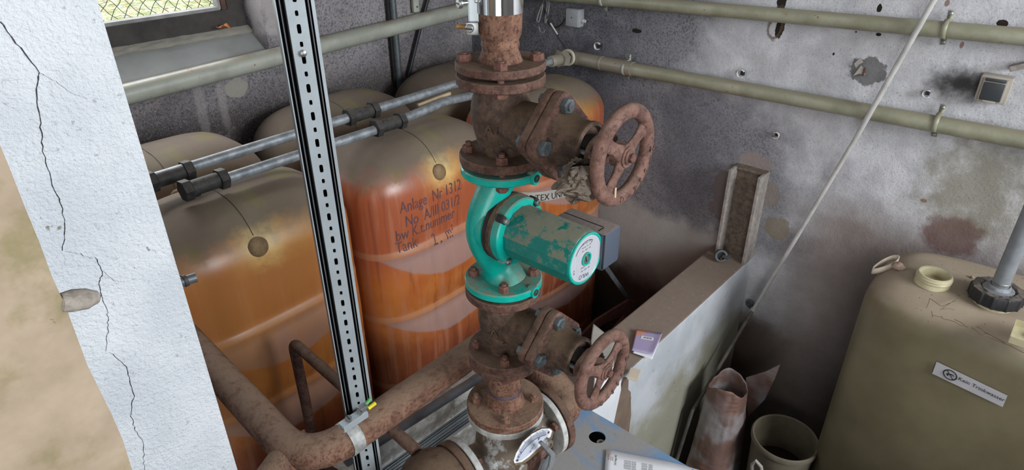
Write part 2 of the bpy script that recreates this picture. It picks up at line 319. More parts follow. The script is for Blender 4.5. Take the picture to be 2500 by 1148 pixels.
# ------------------------------------------------------------------ mesh helpers
def orient(axis, up=None):
    z = Vector(axis).normalized()
    x = Vector(up) if up else (Vector((1, 0, 0)) if abs(z.z) > .9 else Vector((0, 0, 1)))
    x = (x - z * x.dot(z)).normalized(); y = z.cross(x)
    return Matrix((x, y, z)).transposed()
class MB:
    def __init__(s): s.v = []; s.f = []; s.mi = []; s.m = 0
    def addf(s, vs, fs):
        k = len(s.v); s.v += [Vector(p) for p in vs]; s.f += [tuple(i + k for i in f) for f in fs]; s.mi += [s.m] * len(fs)
    def box(s, c, size, R=None, bev=0):
        c = Vector(c); hx, hy, hz = size[0] / 2, size[1] / 2, size[2] / 2
        bm = bmesh.new(); bmesh.ops.create_cube(bm, size=2)
        for v in bm.verts: v.co = Vector((v.co.x * hx, v.co.y * hy, v.co.z * hz))
        if bev: bmesh.ops.bevel(bm, geom=bm.edges[:], offset=bev, segments=2, profile=.6, affect='EDGES')
        s.bm(bm, lambda p: c + (R @ p if R else p)); return s
    def bm(s, bm, fn=lambda p: p):
        bm.verts.index_update(); s.addf([fn(v.co.copy()) for v in bm.verts], [[v.index for v in f.verts] for f in bm.faces]); bm.free()
    def lathe(s, prof, o, axis=(0, 0, 1), seg=40, closed=False, up=None, cap=True, sx=1, sy=1):
        R = orient(axis, up) if tuple(axis) != (0, 0, 1) else Matrix.Identity(3); o = Vector(o); k = len(prof); vs = []
        for i in range(seg):
            a = 2 * PI * i / seg
            for (r, h) in prof: vs.append(o + R @ Vector((r * sx * math.cos(a), r * sy * math.sin(a), h)))
        fs = []
        for i in range(seg):
            j = (i + 1) % seg
            for q in range(k if closed else k - 1):
                q2 = (q + 1) % k; fs.append((i * k + q, j * k + q, j * k + q2, i * k + q2))
        if cap and not closed:
            if prof[0][0] > 1e-6: fs.append([i * k for i in range(seg)][::-1])
            if prof[-1][0] > 1e-6: fs.append([i * k + k - 1 for i in range(seg)])
        s.addf(vs, fs); return s
    def cyl(s, a, b, r, seg=20, r2=None, up=None):
        a, b = Vector(a), Vector(b); L = (b - a).length
        return s.lathe([(r, 0), (r2 if r2 is not None else r, L)], a, (b - a).normalized()[:], seg, up=up)
    def tube(s, pts, r, seg=12, closed=False, cap=True):
        pts = [Vector(p) for p in pts]; n_ = len(pts); T = []
        for i in range(n_):
            a = pts[i - 1] if (i or closed) else pts[i]; b = pts[(i + 1) % n_] if (i < n_ - 1 or closed) else pts[i]
            T.append((b - a).normalized())
        R = orient(T[0]); x = R.col[0].copy(); vs = []
        for i in range(n_):
            x = (x - T[i] * x.dot(T[i])).normalized(); y = T[i].cross(x); rr = r[i] if isinstance(r, (list, tuple)) else r
            for q in range(seg):
                a = 2 * PI * q / seg; vs.append(pts[i] + x * (rr * math.cos(a)) + y * (rr * math.sin(a)))
        fs = []
        for i in range(n_ if closed else n_ - 1):
            j = (i + 1) % n_
            for q in range(seg): q2 = (q + 1) % seg; fs.append((i * seg + q, i * seg + q2, j * seg + q2, j * seg + q))
        if cap and not closed: fs.append(list(range(seg))[::-1]); fs.append([(n_ - 1) * seg + q for q in range(seg)])
        s.addf(vs, fs); return s
    def prism(s, poly, o, R, h, bev=0):      # 2-D polygon extruded along the local z of R
        bm = bmesh.new(); vs = [bm.verts.new((p[0], p[1], 0)) for p in poly]; f = bm.faces.new(vs)
        e = bmesh.ops.extrude_face_region(bm, geom=[f]); 
        for v in [g for g in e['geom'] if isinstance(g, bmesh.types.BMVert)]: v.co.z += h
        bmesh.ops.recalc_face_normals(bm, faces=bm.faces[:])
        if bev: bmesh.ops.bevel(bm, geom=[e_ for e_ in bm.edges], offset=bev, segments=2, profile=.6, affect='EDGES')
        o = Vector(o); s.bm(bm, lambda p: o + R @ p); return s
    def hex(s, o, axis, r, h, rot=0, chamf=.15):
        R = orient(axis); o = Vector(o); k = []
        for (rr, z) in ((r, 0), (r, h * (1 - chamf)), (r * .88, h)):
            k.append([o + R @ Vector((rr * math.cos(rot + PI / 3 * i), rr * math.sin(rot + PI / 3 * i), z)) for i in range(6)])
        vs = k[0] + k[1] + k[2]; fs = [tuple(range(6))[::-1], tuple(range(12, 18))]
        for l in (0, 6): fs += [(l + i, l + (i + 1) % 6, l + 6 + (i + 1) % 6, l + 6 + i) for i in range(6)]
        s.addf(vs, fs); return s
    def grid(s, nu, nv, fn):
        vs = [fn(i / nu, j / nv) for j in range(nv + 1) for i in range(nu + 1)]
        s.addf(vs, [(j * (nu + 1) + i, j * (nu + 1) + i + 1, (j + 1) * (nu + 1) + i + 1, (j + 1) * (nu + 1) + i) for j in range(nv) for i in range(nu)]); return s
    def build(s, name, mats, parent=None, smooth=35, solid=0, sub=0):
        loc = parent_world(parent) if parent else Vector((0, 0, 0))
        me = bpy.data.meshes.new(name); me.from_pydata([p - loc for p in s.v], [], s.f)
        for m_ in (mats if isinstance(mats, list) else [mats]): me.materials.append(m_)
        if isinstance(mats, list): me.polygons.foreach_set('material_index', s.mi)
        bm = bmesh.new(); bm.from_mesh(me); bmesh.ops.remove_doubles(bm, verts=bm.verts[:], dist=1e-6); 
        if not solid: bmesh.ops.recalc_face_normals(bm, faces=bm.faces[:])
        bm.to_mesh(me); bm.free()
        if smooth: me.shade_smooth(); me.set_sharp_from_angle(angle=rad(smooth))
        o = bpy.data.objects.new(name, me); COL.objects.link(o)
        if parent: o.parent = parent
        if sub: q = o.modifiers.new('subd', 'SUBSURF'); q.levels = q.render_levels = sub
        if solid: q = o.modifiers.new('solid', 'SOLIDIFY'); q.thickness = solid; q.offset = 0
        return o
def parent_world(o):
    l = Vector(o.location)
    while o.parent: o = o.parent; l += o.location
    return l
def tag(o, label, cat, group=None):
    o['label'] = label; o['category'] = cat
    if group: o['group'] = group
    return o
def thing(name, loc, label, cat, group=None):
    o = bpy.data.objects.new(name, None); COL.objects.link(o); o.location = loc; o.empty_display_size = .05
    return tag(o, label, cat, group)
def struct(o): o['kind'] = 'structure'; return o
def dup(o, parent=None, off=None):
    c = o.copy(); COL.objects.link(c); c.parent = parent
    if off is not None: c.location = Vector(o.location) + Vector(off)
    for ch in list(o.children): dup(ch, c)
    return c
def fillet(pts, r, n_=8):
    pts = [Vector(p) for p in pts]; out = [pts[0]]
    for i in range(1, len(pts) - 1):
        a, b, c_ = pts[i - 1], pts[i], pts[i + 1]; u = (a - b).normalized(); w = (c_ - b).normalized()
        ang = u.angle(w); t = min(r / math.tan(ang / 2), (a - b).length * .49, (c_ - b).length * .49)
        p0, p1 = b + u * t, b + w * t
        for k in range(n_ + 1):
            q = k / n_; rr = p0.lerp(b, q).lerp(b.lerp(p1, q), q); out.append(rr)
    out.append(pts[-1]); return out
def line(a, b, n_):
    a, b = Vector(a), Vector(b); return [a.lerp(b, i / n_) for i in range(n_ + 1)]
def text(name, s_, size, mat, o, xdir, updir, parent, ext=.0004, align='CENTER', warp=None, sx=1, spacing=1):
    cu = bpy.data.curves.new(name, 'FONT'); cu.body = s_; cu.size = size; cu.extrude = ext; cu.align_x = align; cu.align_y = 'CENTER'; cu.resolution_u = 3; cu.space_character = spacing
    t = bpy.data.objects.new(name, cu); COL.objects.link(t); dg = bpy.context.evaluated_depsgraph_get()
    me = bpy.data.meshes.new_from_object(t.evaluated_get(dg)); bpy.data.objects.remove(t)
    x = Vector(xdir).normalized(); y = Vector(updir); y = (y - x * y.dot(x)).normalized(); z = x.cross(y)
    loc = parent_world(parent)
    if warp:
        bm = bmesh.new(); bm.from_mesh(me); bmesh.ops.triangulate(bm, faces=bm.faces[:])
        bmesh.ops.subdivide_edges(bm, edges=[e for e in bm.edges if e.calc_length() > size * .3], cuts=2); bm.to_mesh(me); bm.free()
    for v in me.vertices:
        p = Vector(o) + x * v.co.x * sx + y * v.co.y + z * v.co.z
        if warp: p = warp(p)
        v.co = p - loc
    me.materials.clear(); me.materials.append(mat)
    q = bpy.data.objects.new(name, me); COL.objects.link(q); q.parent = parent; return q
# ------------------------------------------------------------------ room shell
ZF = -2.6
XB, YA = 2.62, 2.62
def wallbox(name, c, s, mat):
    return struct(MB().box(c, s).build(name, mat, smooth=0))
wallbox('floor', (.5, 0, ZF - .05), (5, 6.4, .1), FLOOR)
wallbox('ceiling', (.5, 0, 1.55), (5, 6.4, .1), WHITEWALL)
wallbox('wall_right', (XB + .1, -.1, -.55), (.2, 5.84, 4.1), WALLB)
wx0, wx1, wz0, wz1 = .15, 1.412, -.70, .7
m = MB()
m.box(((-1.8 + wx0) / 2, YA + .14, -.55), (wx0 + 1.8, .28, 4.1)); m.box(((wx1 + XB + .2) / 2, YA + .14, -.55), (XB + .2 - wx1, .28, 4.1))
m.box(((wx0 + wx1) / 2, YA + .14, (wz0 - 2.6) / 2), (wx1 - wx0, .28, wz0 + 2.6)); m.box(((wx0 + wx1) / 2, YA + .14, (wz1 + 1.5) / 2), (wx1 - wx0, .28, 1.5 - wz1))
struct(m.build('wall_left', WALLA, smooth=0))
m = MB(); m.box((-1.9, -.1, -2.0), (.2, 5.84, 1.2)); m.box((-1.9, -.1, 1.2), (.2, 5.84, .6)); m.box((-1.9, 1.2, -.25), (.2, 3.2, 2.3)); m.box((-1.9, -2.6, -.25), (.2, .8, 2.3))
struct(m.build('wall_side', WHITEWALL, smooth=0))
m = MB()
m.box((.3, -3.1, -1.5), (4.4, .2, 2.2)); m.box((.3, -3.1, 1.4), (4.4, .2, .2)); m.box((-.95, -3.1, .45), (1.9, .2, 1.7)); m.box((2.55, -3.1, .45), (.3, .2, 1.7))
struct(m.build('wall_rear', WHITEWALL, smooth=0))

# window in the left wall
root = struct(MB().box(((wx0 + wx1) / 2, 2.79, -.535), (wx1 - wx0, .05, .085), bev=.004).build('window_1', FRAME, smooth=0))
MB().box((1.375, 2.79, .1), (.075, .05, 1.2), bev=.004).build('window_frame', FRAME, root, 0)
MB().box((1.327, 2.80, .1), (.022, .06, 1.2), bev=.003).build('window_frame', m_plain('brown rusty frame', (.13, .075, .055), .8, 0, .4, 12), root, 0)
MB().box(((wx0 + 1.31) / 2, 2.795, -.486), (1.31 - wx0, .045, .014), bev=.002).box((1.309, 2.795, .1), (.012, .04, 1.18), bev=.002).build('glazing_bead', FRAMEL, root, 0)
prof = [(2.612, -.70), (2.612, -.682), (2.70, -.624), (2.745, -.591), (2.775, -.578), (2.775, -.70)]
R_ = Matrix(((0, 0, 1), (1, 0, 0), (0, 1, 0)))
o = MB().prism(prof, (wx0, 0, 0), R_, wx1 - wx0).build('window_sill', SILL, root, 0)
m = MB(); random.seed(3)
def ledge(u, v):
    x = wx0 + (wx1 - wx0) * u; edge = 2.738 + .012 * mnoise.noise(V(x * 7, 1, 2)) + .006 * mnoise.noise(V(x * 30, 4, 2))
    y = edge + (2.775 - edge) * v; z = -.588 + (.020) * v + .003 * mnoise.noise(V(x * 20, v * 3, 0))
    return V(x, y, z)
m.grid(90, 3, ledge); m.build('sill_render', SILLC, root, 0, solid=.012)
p = onY(547, 71, 2.70)
m = MB(); m.grid(10, 6, lambda u, v: p + V((u - .5) * .048, (v - .5) * .03, .010 + .008 * math.sin(u * 5) * math.cos(v * 3))); 
tag(m.build('dry_leaf', LEAFM, smooth=60, solid=.0015), 'curled orange dry leaf lying on the window sill', 'leaf')

# outside
wallbox('lawn', (2, 7, -.74), (14, 8.2, .1), LAWN)
m = MB()
fy, fz, dz, dx = 3.06, -.76, .064, .052
for k in range(-30, 60):
    for sgn in (1, -1):
        pts = []
        for j in range(0, 160):
            x = -.1 + .013 * j; z = fz + k * dz + sgn * (x + .1) * dz / dx + .004 * math.sin(x * 120)
            if fz < z < .6: pts.append((x, fy + .0015 * sgn * (1 if j % 4 < 2 else -1), z))
        if len(pts) > 1: m.tube(pts, .0014, 5)
tag(m.build('chain_link_fence', WIREG, smooth=0), 'green chain-link fence outside the window on the left', 'fence')

# foreground partition (white, cracked) and the nearer beige corner
pe = 1.08
root = struct(MB().box((-.35 + .3365 / 2, pe + .10, -.55), (.3365 + .7, .2, 4.1)).build('wall_partition', PILLAR, smooth=0))
def crack(pts, wd):
    m = MB(); random.seed(11); P_ = []
    for a, b in zip(pts, pts[1:]):
        for k in range(6):
            t = k / 6; x = a[0] + (b[0] - a[0]) * t + random.uniform(-2.2, 2.2); y = a[1] + (b[1] - a[1]) * t + random.uniform(-2, 2); P_.append((x, y))
    P_.append(pts[-1])
    for i in range(len(P_) - 1):
        w0 = wd * (1 - .55 * i / len(P_)) * random.uniform(.6, 1.2); a, b = P_[i], P_[i + 1]
        q = [onY(a[0] - w0, a[1], pe), onY(a[0] + w0, a[1], pe), onY(b[0] + w0 * .8, b[1], pe), onY(b[0] - w0 * .8, b[1], pe)]
        for c_ in q: c_.y -= .0008
        m.addf(q, [(0, 1, 2, 3)])
    m.build('crack', BLACK, root, 0)
crack([(0, 52), (40, 105), (97, 178), (87, 225), (98, 300), (105, 370), (128, 450), (150, 500), (160, 555), (152, 612)], 2.1)
crack([(97, 178), (130, 195), (165, 222), (210, 240), (260, 244)], .7)
crack([(150, 612), (190, 618), (222, 632)], 1.2)
crack([(232, 628), (250, 660), (243, 690), (246, 720), (262, 762), (264, 800), (258, 858)], 1.2)
crack([(268, 860), (305, 890), (318, 930), (326, 965), (318, 1010), (330, 1050), (352, 1085), (350, 1120), (354, 1148)], 1.1)
crack([(248, 660), (280, 685), (305, 690)], .6)
# small grey stub fixed in the partition
a = onY(458, 683, 1.10)
root = thing('pipe_stub', a, 'short grey pipe end poking out from the edge of the cracked white wall', 'pipe end')
MB().cyl(a - V(.10, -.02, 0), a + V(.014, -.004, 0), .009, 16).build('tube', CONDUIT, root)
MB().cyl(a + V(-.008, 0, 0), a + V(-.002, 0, 0), .0115, 16).build('collar', IRON, root)
m = MB()
bx = ray(165, 760) * .6; ex = bx.x; by = bx.y
m.grid(6, 120, lambda u, v: V(ex - .6 + .6 * u + (.004 * mnoise.noise(V(0, 5, v * 40)) + .002 * mnoise.noise(V(3, 5, v * 160)) if u > .99 else 0), by, -2.6 + 4.1 * v))
m.grid(6, 120, lambda u, v: V(ex + (.004 * mnoise.noise(V(0, 5, v * 40)) + .002 * mnoise.noise(V(3, 5, v * 160))) - .004 * u, by + .25 * u, -2.6 + 4.1 * v))
struct(m.build('wall_near', BEIGE, smooth=0))
a = ray(172, 742) * .6
m = MB(); m.lathe([(0, -.004), (.009, 0), (.0105, .010), (.0095, .022), (.006, .031), (.0, .035)], a - V(.006, -.004, -.002), (.93, .1, -.32), 18)
for p_ in m.v: p_ += V(0, 0, .0022 * mnoise.noise(p_ * 90)) + V(0, .001, 0)
tag(m.build('mortar_lump', m_plain('pale mortar', (.33, .29, .25), .9, 0, .4, 90, .8)), 'pale mortar lump sticking out of the beige wall corner at lower left', 'mortar lump')

# bund wall, masonry ledge, embedded beam
m = MB(); m.grid(60, 2, lambda u, v: V(1.0 + 1.62 * u, 1.055 - .182 * v, -1.53 + .002 * mnoise.noise(V(u * 30, v, 0))))
m = MB().box((1.81, .964, -2.065), (1.62, .182, 1.07), bev=.006)
struct(m.build('wall_low', BUND, smooth=0))
m = MB()
def rock(u, v):
    x = .60 + .62 * u; 
    n_ = mnoise.noise(V(x * 9, v * 7, 1)) * .014 + mnoise.noise(V(x * 30, v * 25, 4)) * .006
    j = min(abs(((x + .07) % .24) - .12), 1) ; n_ += -.010 if j < .006 else 0
    if v < .25: t = v / .25; return V(x, 1.25 - .10 * t, -1.385 + n_)
    t = (v - .25) / .75; return V(x, 1.15 - n_ - .02 * t, -1.385 - .9 * t)
m.grid(110, 110, rock); m.box((.91, 1.2, -2.05), (.60, .09, 1.1)); struct(m.build('wall_masonry', MASON, smooth=0))

root = thing('steel_channel', (2.6, .945, -1.53), 'rusty upright steel channel with flaking paint set in the wall above the low wall end', 'beam')
MB().box((2.606, .944, -1.325), (.028, .14, .41)).build('web', PLSTR, root, 0)
MB().box((2.575, 1.008, -1.32), (.095, .013, .42), bev=.002).build('flange', PLSTRL, root, 0)
MB().box((2.575, .880, -1.325), (.095, .013, .43), bev=.002).build('flange', PLSTRL, root, 0)
MB().box((2.60, .944, -1.115), (.04, .14, .012), bev=.002).build('end_plate', PLSTR, root, 0)
a = onZ(1760, 624, -1.497)
root = thing('ring_fitting', a, 'grey ring-shaped fitting with bolt on the far end of the low wall', 'fitting')
ax = V(-.75, -.6, .25)
MB().lathe([(.019, -.012), (.027, -.012), (.029, .002), (.027, .010), (.019, .010)], a, ax[:], 28, closed=True).build('ring', CONDUIT, root)
MB().cyl(a - ax.normalized() * .016, a - ax.normalized() * .006, .02, 20).build('back_plate', BLACK, root)
MB().cyl(a - V(.0, 0, .012), a + ax.normalized() * .02 - V(0, 0, .018), .0045, 12).build('bolt', RUSTB, root)
MB().box(a + V(.01, -.022, .0), (.03, .03, .012), bev=.003).build('lug', CONDUIT, root, 0)

# ------------------------------------------------------------------ tanks
HX, HY, ZT = .340, .215, 1.772
def tank_lv(z):      # half sizes at height z (front bulge included)
    b = 0
    zl = z
    ribs = [1.40, 1.125, .80, .45]
    for i, zr in enumerate(ribs):
        zn = ribs[i + 1] if i + 1 < len(ribs) else .1
        if zn < zl <= zr: t = (zr - zl) / (zr - zn); b = .030 * math.sin(PI * min(1, t)) ** .7
        b += .016 * math.exp(-((zl - zr) / .013) ** 2)
    if zl > 1.40: b += .006 * math.sin(PI * min(1, (zl - 1.40) / .3))
    ix = iy = 0
    if zl > ZT - .17:
        q = min(1, (zl - (ZT - .17)) / .17); c_ = 1 - math.sqrt(max(0, 1 - q * q)); ix = .205 * c_; iy = .175 * c_
    if zl < .12: q = 1 - zl / .12; ix = iy = .08 * q * q
    return HX - ix, HY - iy, b
def tank_pt(a, z):
    hx, hy, b = tank_lv(z); e = 2 / 3.7
    c_, s_ = math.cos(a), math.sin(a)
    x = hx * math.copysign(abs(c_) ** e, c_); y = hy * math.copysign(abs(s_) ** e, s_)
    y += math.copysign((b if s_ < 0 else b * .4) * min(1, abs(s_) ** 1.2) * (1 - .5 * (x / hx) ** 2), s_)
    return V(x, y, z)
def front_y(x, z):
    hx, hy, b = tank_lv(z); k = min(.999, abs(x) / hx); y = hy * (1 - k ** 3.7) ** (1 / 3.7)
    s_ = (1 - min(1, k ** 3.7)) ** .5
    return -(y + b * s_ ** 1.2 * (1 - .5 * (x / hx) ** 2))
def zs():
    z = [.0, .03, .07, .12]; k = .14
    while k < 1.60: z.append(k); k += .0125
    for i in range(1, 15): z.append(ZT - .17 + .17 * math.sin(i / 14 * PI / 2))
    return sorted(z)
def make_tank(x, y, label, mat, detail=True):
    root = thing('oil_tank', (x, y, ZF), label, 'tank', 'orange glassfibre tanks')
    Z = zs(); NA = 96; m = MB(); vs = []
    for z in Z:
        for i in range(NA):
            a = 2 * PI * (i + .5) / NA; a += .0 * a; vs.append(tank_pt(a, z) + root.location)
    fs = [(l * NA + i, l * NA + (i + 1) % NA, (l + 1) * NA + (i + 1) % NA, (l + 1) * NA + i) for l in range(len(Z) - 1) for i in range(NA)]
    fs.append(list(range(NA))[::-1]); k = (len(Z) - 1) * NA
    vs.append(V(0, 0, ZT + .004) + root.location); c_ = len(vs) - 1; fs += [(k + i, k + (i + 1) % NA, c_) for i in range(NA)]
    m.addf(vs, fs); o = m.build('shell', mat, root, 80)
    xs = -.03; pts = []
    for i in range(26):
        z = 1.69 + (ZT - 1.69) * math.sin(i / 25 * PI / 2) ** 1; pts.append(root.location + V(xs, front_y(xs, min(z, ZT - .0005)), z + .0005))
    pts.append(root.location + V(xs, .03, ZT + .004))
    MB().tube(pts, .0014, 6).build('seam', m_seam, root)
    zb = 1.655; q = root.location + V(xs, front_y(xs, zb) + .006, zb)
    MB().lathe([(.032, -.01), (.032, .002), (.028, .008), (.017, .012), (0, .0135)], q, (0, -1, .18), 28).build('boss', TANKBOSS, root, 60)
    return root
m_seam = m_plain('seam line', (.10, .075, .05), .8)
TANKBOSS = m_plain('dusty boss', (.26, .17, .085), .7, 0, .4, 30)
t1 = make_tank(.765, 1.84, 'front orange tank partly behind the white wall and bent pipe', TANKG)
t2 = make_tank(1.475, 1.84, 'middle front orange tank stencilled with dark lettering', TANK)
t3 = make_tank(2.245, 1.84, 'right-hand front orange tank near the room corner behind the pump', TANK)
def tdup(t, dx, label):
    q = dup(t, None, (dx, .50, 0)); q['label'] = label
    for c_ in q.children:
        if c_.name.startswith('shell'): me = c_.data
    return q
b1 = tdup(t1, .0, 'dusty orange tank in back row, furthest left, behind the partition edge')
b2 = tdup(t2, .03, 'middle tank of back row seen between the strut and the two galvanised pipes')
b3 = tdup(t3, .005, 'right-hand back row tank mostly hidden by the rusty top flanges')
me_b = t1.children[0].data.copy() if t1.children[0].name.startswith('shell') else None
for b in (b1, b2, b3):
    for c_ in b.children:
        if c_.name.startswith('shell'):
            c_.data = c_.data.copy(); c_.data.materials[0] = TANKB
def stencil(line_, px, py, size, ang, sx=.62):
    o_ = onY(px, py, 1.6); o_.y = 1.0
    u = V(math.cos(rad(ang)), 0, math.sin(rad(ang)))
    def wp(p):
        q = p.copy(); q.y = 1.84 + front_y(p.x - 1.475, p.z - ZF) - .0012 + (p.y - 1.0) * 0; return q
    return text('stencil_text', line_, size, INK, o_, u, (0, 0, 1), t2, 0.0, 'CENTER', wp, .68)
stencil('Anlage  Nr 1312', 1066, 484, .062, 0); stencil('No  A/III 031/2', 1070, 519, .062, 0)
stencil('bw K.t.nummer', 1054, 555, .062, 0); stencil('2 ,  m³', 1090, 578, .062, 0); stencil('Tank', 1008, 607, .062, 0)
# printed strap on the right tank
a, b = onY(1290, 503, 1.58), onY(1408, 466, 1.58); dv = (b - a).normalized()
m = MB(); m.grid(16, 1, lambda u, v: a.lerp(b, u) + V(0, 0, (v - .5) * .044) + V(0, 0, 0))
for p_ in m.v: p_.y = 1.84 + front_y(p_.x - 2.245, p_.z - ZF) - .003
root = tag(m.build('packing_strap', PAPERD, smooth=0, solid=.0012), 'pale printed strap across the right-hand orange tank below the rag', 'strap')
text('strap_print', 'TEX UNIV', .040, BLKINK, onY(1360, 484, 1.58) , dv, (0, 0, 1), root, 0, 'CENTER', lambda p: V(p.x, 1.84 + front_y(p.x - 2.245, p.z - ZF) - .0048, p.z), 1.0)

# ------------------------------------------------------------------ galvanised pipes over the tanks
def collar(m_, a, ax, r, w, six=True):
    if six: m_.hex(a, ax, r * 1.12, w, .3, .1)
    else: m_.lathe([(r, 0), (r, w)], a, ax, 24)
def galv_pipe(label, path, joints, r, name='galvanised_pipe', endcap=None):
    root = thing(name, path[0], label, 'pipe')
    MB().tube(fillet(path, .08), r, 20).build('pipe', GALV, root)
    for (c_, d_) in joints:
        d_ = Vector(d_).normalized(); m = MB(); m.lathe([(r * 1.35, -.05), (r * 1.42, -.02), (r * 1.42, .02), (r * 1.35, .05)], c_, d_[:], 24)
        sl = m.build('coupling', IRON, root)
        for sg in (-.066, .040): MB().hex(Vector(c_) + d_ * sg, d_[:], r * 1.95, .026, .4, .12).build('union_nut', IRON, sl)
    return root
u0, u1 = onY(330, 450, 1.9), onY(1115, 205, 1.9)
el = V(2.555, 1.88, -.775)
ju = [onY(415, 430, 1.9), onY(884, 277, 1.9)]
galv_pipe('upper of two galvanised pipes running over the tanks to the wall elbow', [u0, u1, el], [(ju[0], u1 - u0), (ju[1], u1 - u0)], .0165)
l0 = onY(462, 466, 1.80); l1 = onY(930, 313, 1.80)
galv_pipe('lower of two galvanised pipes over the tanks, with blunt black end', [l0, l1, onY(1090, 247, 1.82), onY(1240, 215, 1.9)], [(onY(500, 450, 1.8), l1 - l0), (onY(950, 303, 1.80), l1 - l0)], .0165)
m = MB(); dd_ = (l1 - l0).normalized(); m.lathe([(0, -.012), (.016, -.010), (.0225, 0), (.0235, .03)], l0 - dd_ * .008, dd_[:], 24)
m.build('end_cap', IRON, [o for o in COL.objects if o.name == 'galvanised_pipe.001'][0])
a, b = onY(1020, 258, 1.86), onY(1099, 228, 1.86)
tag(MB().box((a + b) / 2, ((b - a).length, .012, .012), R=orient((b - a).cross(V(0, 0, 1)).cross(b - a)[:], (b - a)[:]), bev=.002).build('wooden_stick', WOOD, smooth=0), 'pale wooden stick lying between the two galvanised pipes', 'stick')
# dusty union where the pipe meets the wall, left of the elbow
root = thing('wall_union', el, 'dusty grey-green union nut with cream ring where pipes meet in the corner', 'pipe fitting')
dj = (el - u1).normalized(); base = el - dj * .075
MB().lathe([(.024, -.09), (.027, -.085), (.027, -.03), (.024, -.02)], base, dj[:], 28).build('sleeve', ELB, root)
MB().hex(base + dj * -.02, dj[:], .038, .045, .2, .15).build('union_nut', ELB, root)
MB().lathe([(.030, 0), (.038, .0), (.040, .006), (.038, .013), (.030, .013)], base + dj * .036, dj[:], 32, closed=True).build('ring', CREAM, root)

# ------------------------------------------------------------------ painted wall pipes
def clamp(root, c, ax, r, wall, w=.017, mat=None):       # band with two screwed tabs; wall = unit vector towards the wall
    mat = mat or PPIPE2; ax = Vector(ax).normalized(); wall = Vector(wall); up = ax.cross(wall).normalized(); pts = []
    R_ = []
    for i in range(25):
        a = -PI / 2 + PI * i / 24; R_.append(c - wall * (r * 1.08) * math.cos(a) + up * (r * 1.08) * math.sin(a))
    P0 = [R_[0] + wall * r * .95 - up * .026, R_[0] + wall * r * .95] + R_ + [R_[-1] + wall * r * .95, R_[-1] + wall * r * .95 + up * .026]
    m = MB(); m.grid(len(P0) - 1, 1, lambda u, v: P0[min(len(P0) - 1, int(round(u * (len(P0) - 1))))] + ax * (v - .5) * w)
    b = m.build('clamp', mat, root, 50, solid=.003)
    for q in (P0[0], P0[-1]):
        MB().lathe([(.0065, 0), (.0065, .003), (.004, .0055), (0, .006)], q - wall * .001 + (P0[1] - P0[0]) * (.35 if q is P0[0] else -.35), (-wall)[:], 14).build('screw', BRIGHT, b)
a, b = onY(310, 230, 2.575), onY(1150, 20, 2.575); d_ = (b - a)
root = thing('wall_pipe', a, 'thick pale grey-green pipe running below the window on the left wall', 'pipe')
MB().tube([a - d_ * .4, b + d_ * .02], .0375, 28).build('pipe', PPIPE, root)
# lower pipe on right wall with elbow
a, b = onX(1545, 169, 2.575), onX(2500, 342, 2.575); d_ = (a - b).normalized()
root = thing('wall_pipe', a, 'lower olive-grey pipe along right wall, with elbow at the corner', 'pipe')
e0 = onX(1410, 143, 2.575)
MB().tube([b - d_ * .6, a + d_ * 0], .029, 28).build('pipe', PPIPE2, root)
MB().tube(fillet([a, e0 + V(0, -.02, 0), e0 + V(-.01, .05, .0), e0 + V(-.06, .09, .005)], .05), .0325, 24).build('elbow', ELB, root)
MB().lathe([(.032, 0), (.034, .002), (.034, .012), (.032, .014)], onX(1472, 155, 2.575), tuple(d_), 28).build('collar', ELB, root)
clamp(root, onX(1527, 166, 2.575), d_, .029, (1, 0, 0), mat=PPIPE); clamp(root, onX(2287, 300, 2.575), d_, .029, (1, 0, 0))
a, b = onX(1480, 0, 2.575), onX(2500, 90, 2.575); d_ = (a - b).normalized()
b0 = b.copy(); root = thing('wall_pipe', a, 'upper olive-grey pipe along the top of the right wall', 'pipe')
MB().tube([b - d_ * .6, a + d_ * .55], .0265, 28).build('pipe', PPIPE2, root)
clamp(root, onX(2308, 71, 2.575), d_, .0265, (1, 0, 0)); clamp(root, onX(1472, -2, 2.575), d_, .0265, (1, 0, 0), mat=CREAMP if 'CREAMP' in globals() else PPIPE)

# conduit, cable, small bracket on left wall
a, b = onY(958, -60, 2.59), onY(976, 215, 2.59); a.z = 1.49
root = thing('conduit', b, 'dark grey vertical steel conduit behind the tanks on the left wall', 'conduit')
MB().box((a + b) / 2 + V(-.012, .01, 0), (.045, .01, (a - b).length)).build('back_strip', BLACK, root, 0)
MB().tube([a, b], .017, 18).build('tube', CONDUIT, root)
a, b = onY(1052, -30, 2.595), onY(996, 190, 2.595)
tag(MB().tube([a + (a - b) * 2.6, a, a.lerp(b, .4) + V(0, 0, .01), b], .0095, 12).build('diagonal_cable', BLACK), 'black slanting cable on left wall right of the steel conduit', 'cable')
a = onY(1013, 6, 2.60)
root = thing('wall_bracket', a, 'small pale grey bracket plate at top edge between conduit and cable', 'bracket')
MB().box(a, (.035, .02, .09), bev=.004).build('plate', PPIPE, root, 0); MB().lathe([(.006, 0), (.004, .004), (0, .005)], a + V(.004, -.01, -.02), (0, -1, 0), 12).build('screw', BRIGHT, root)

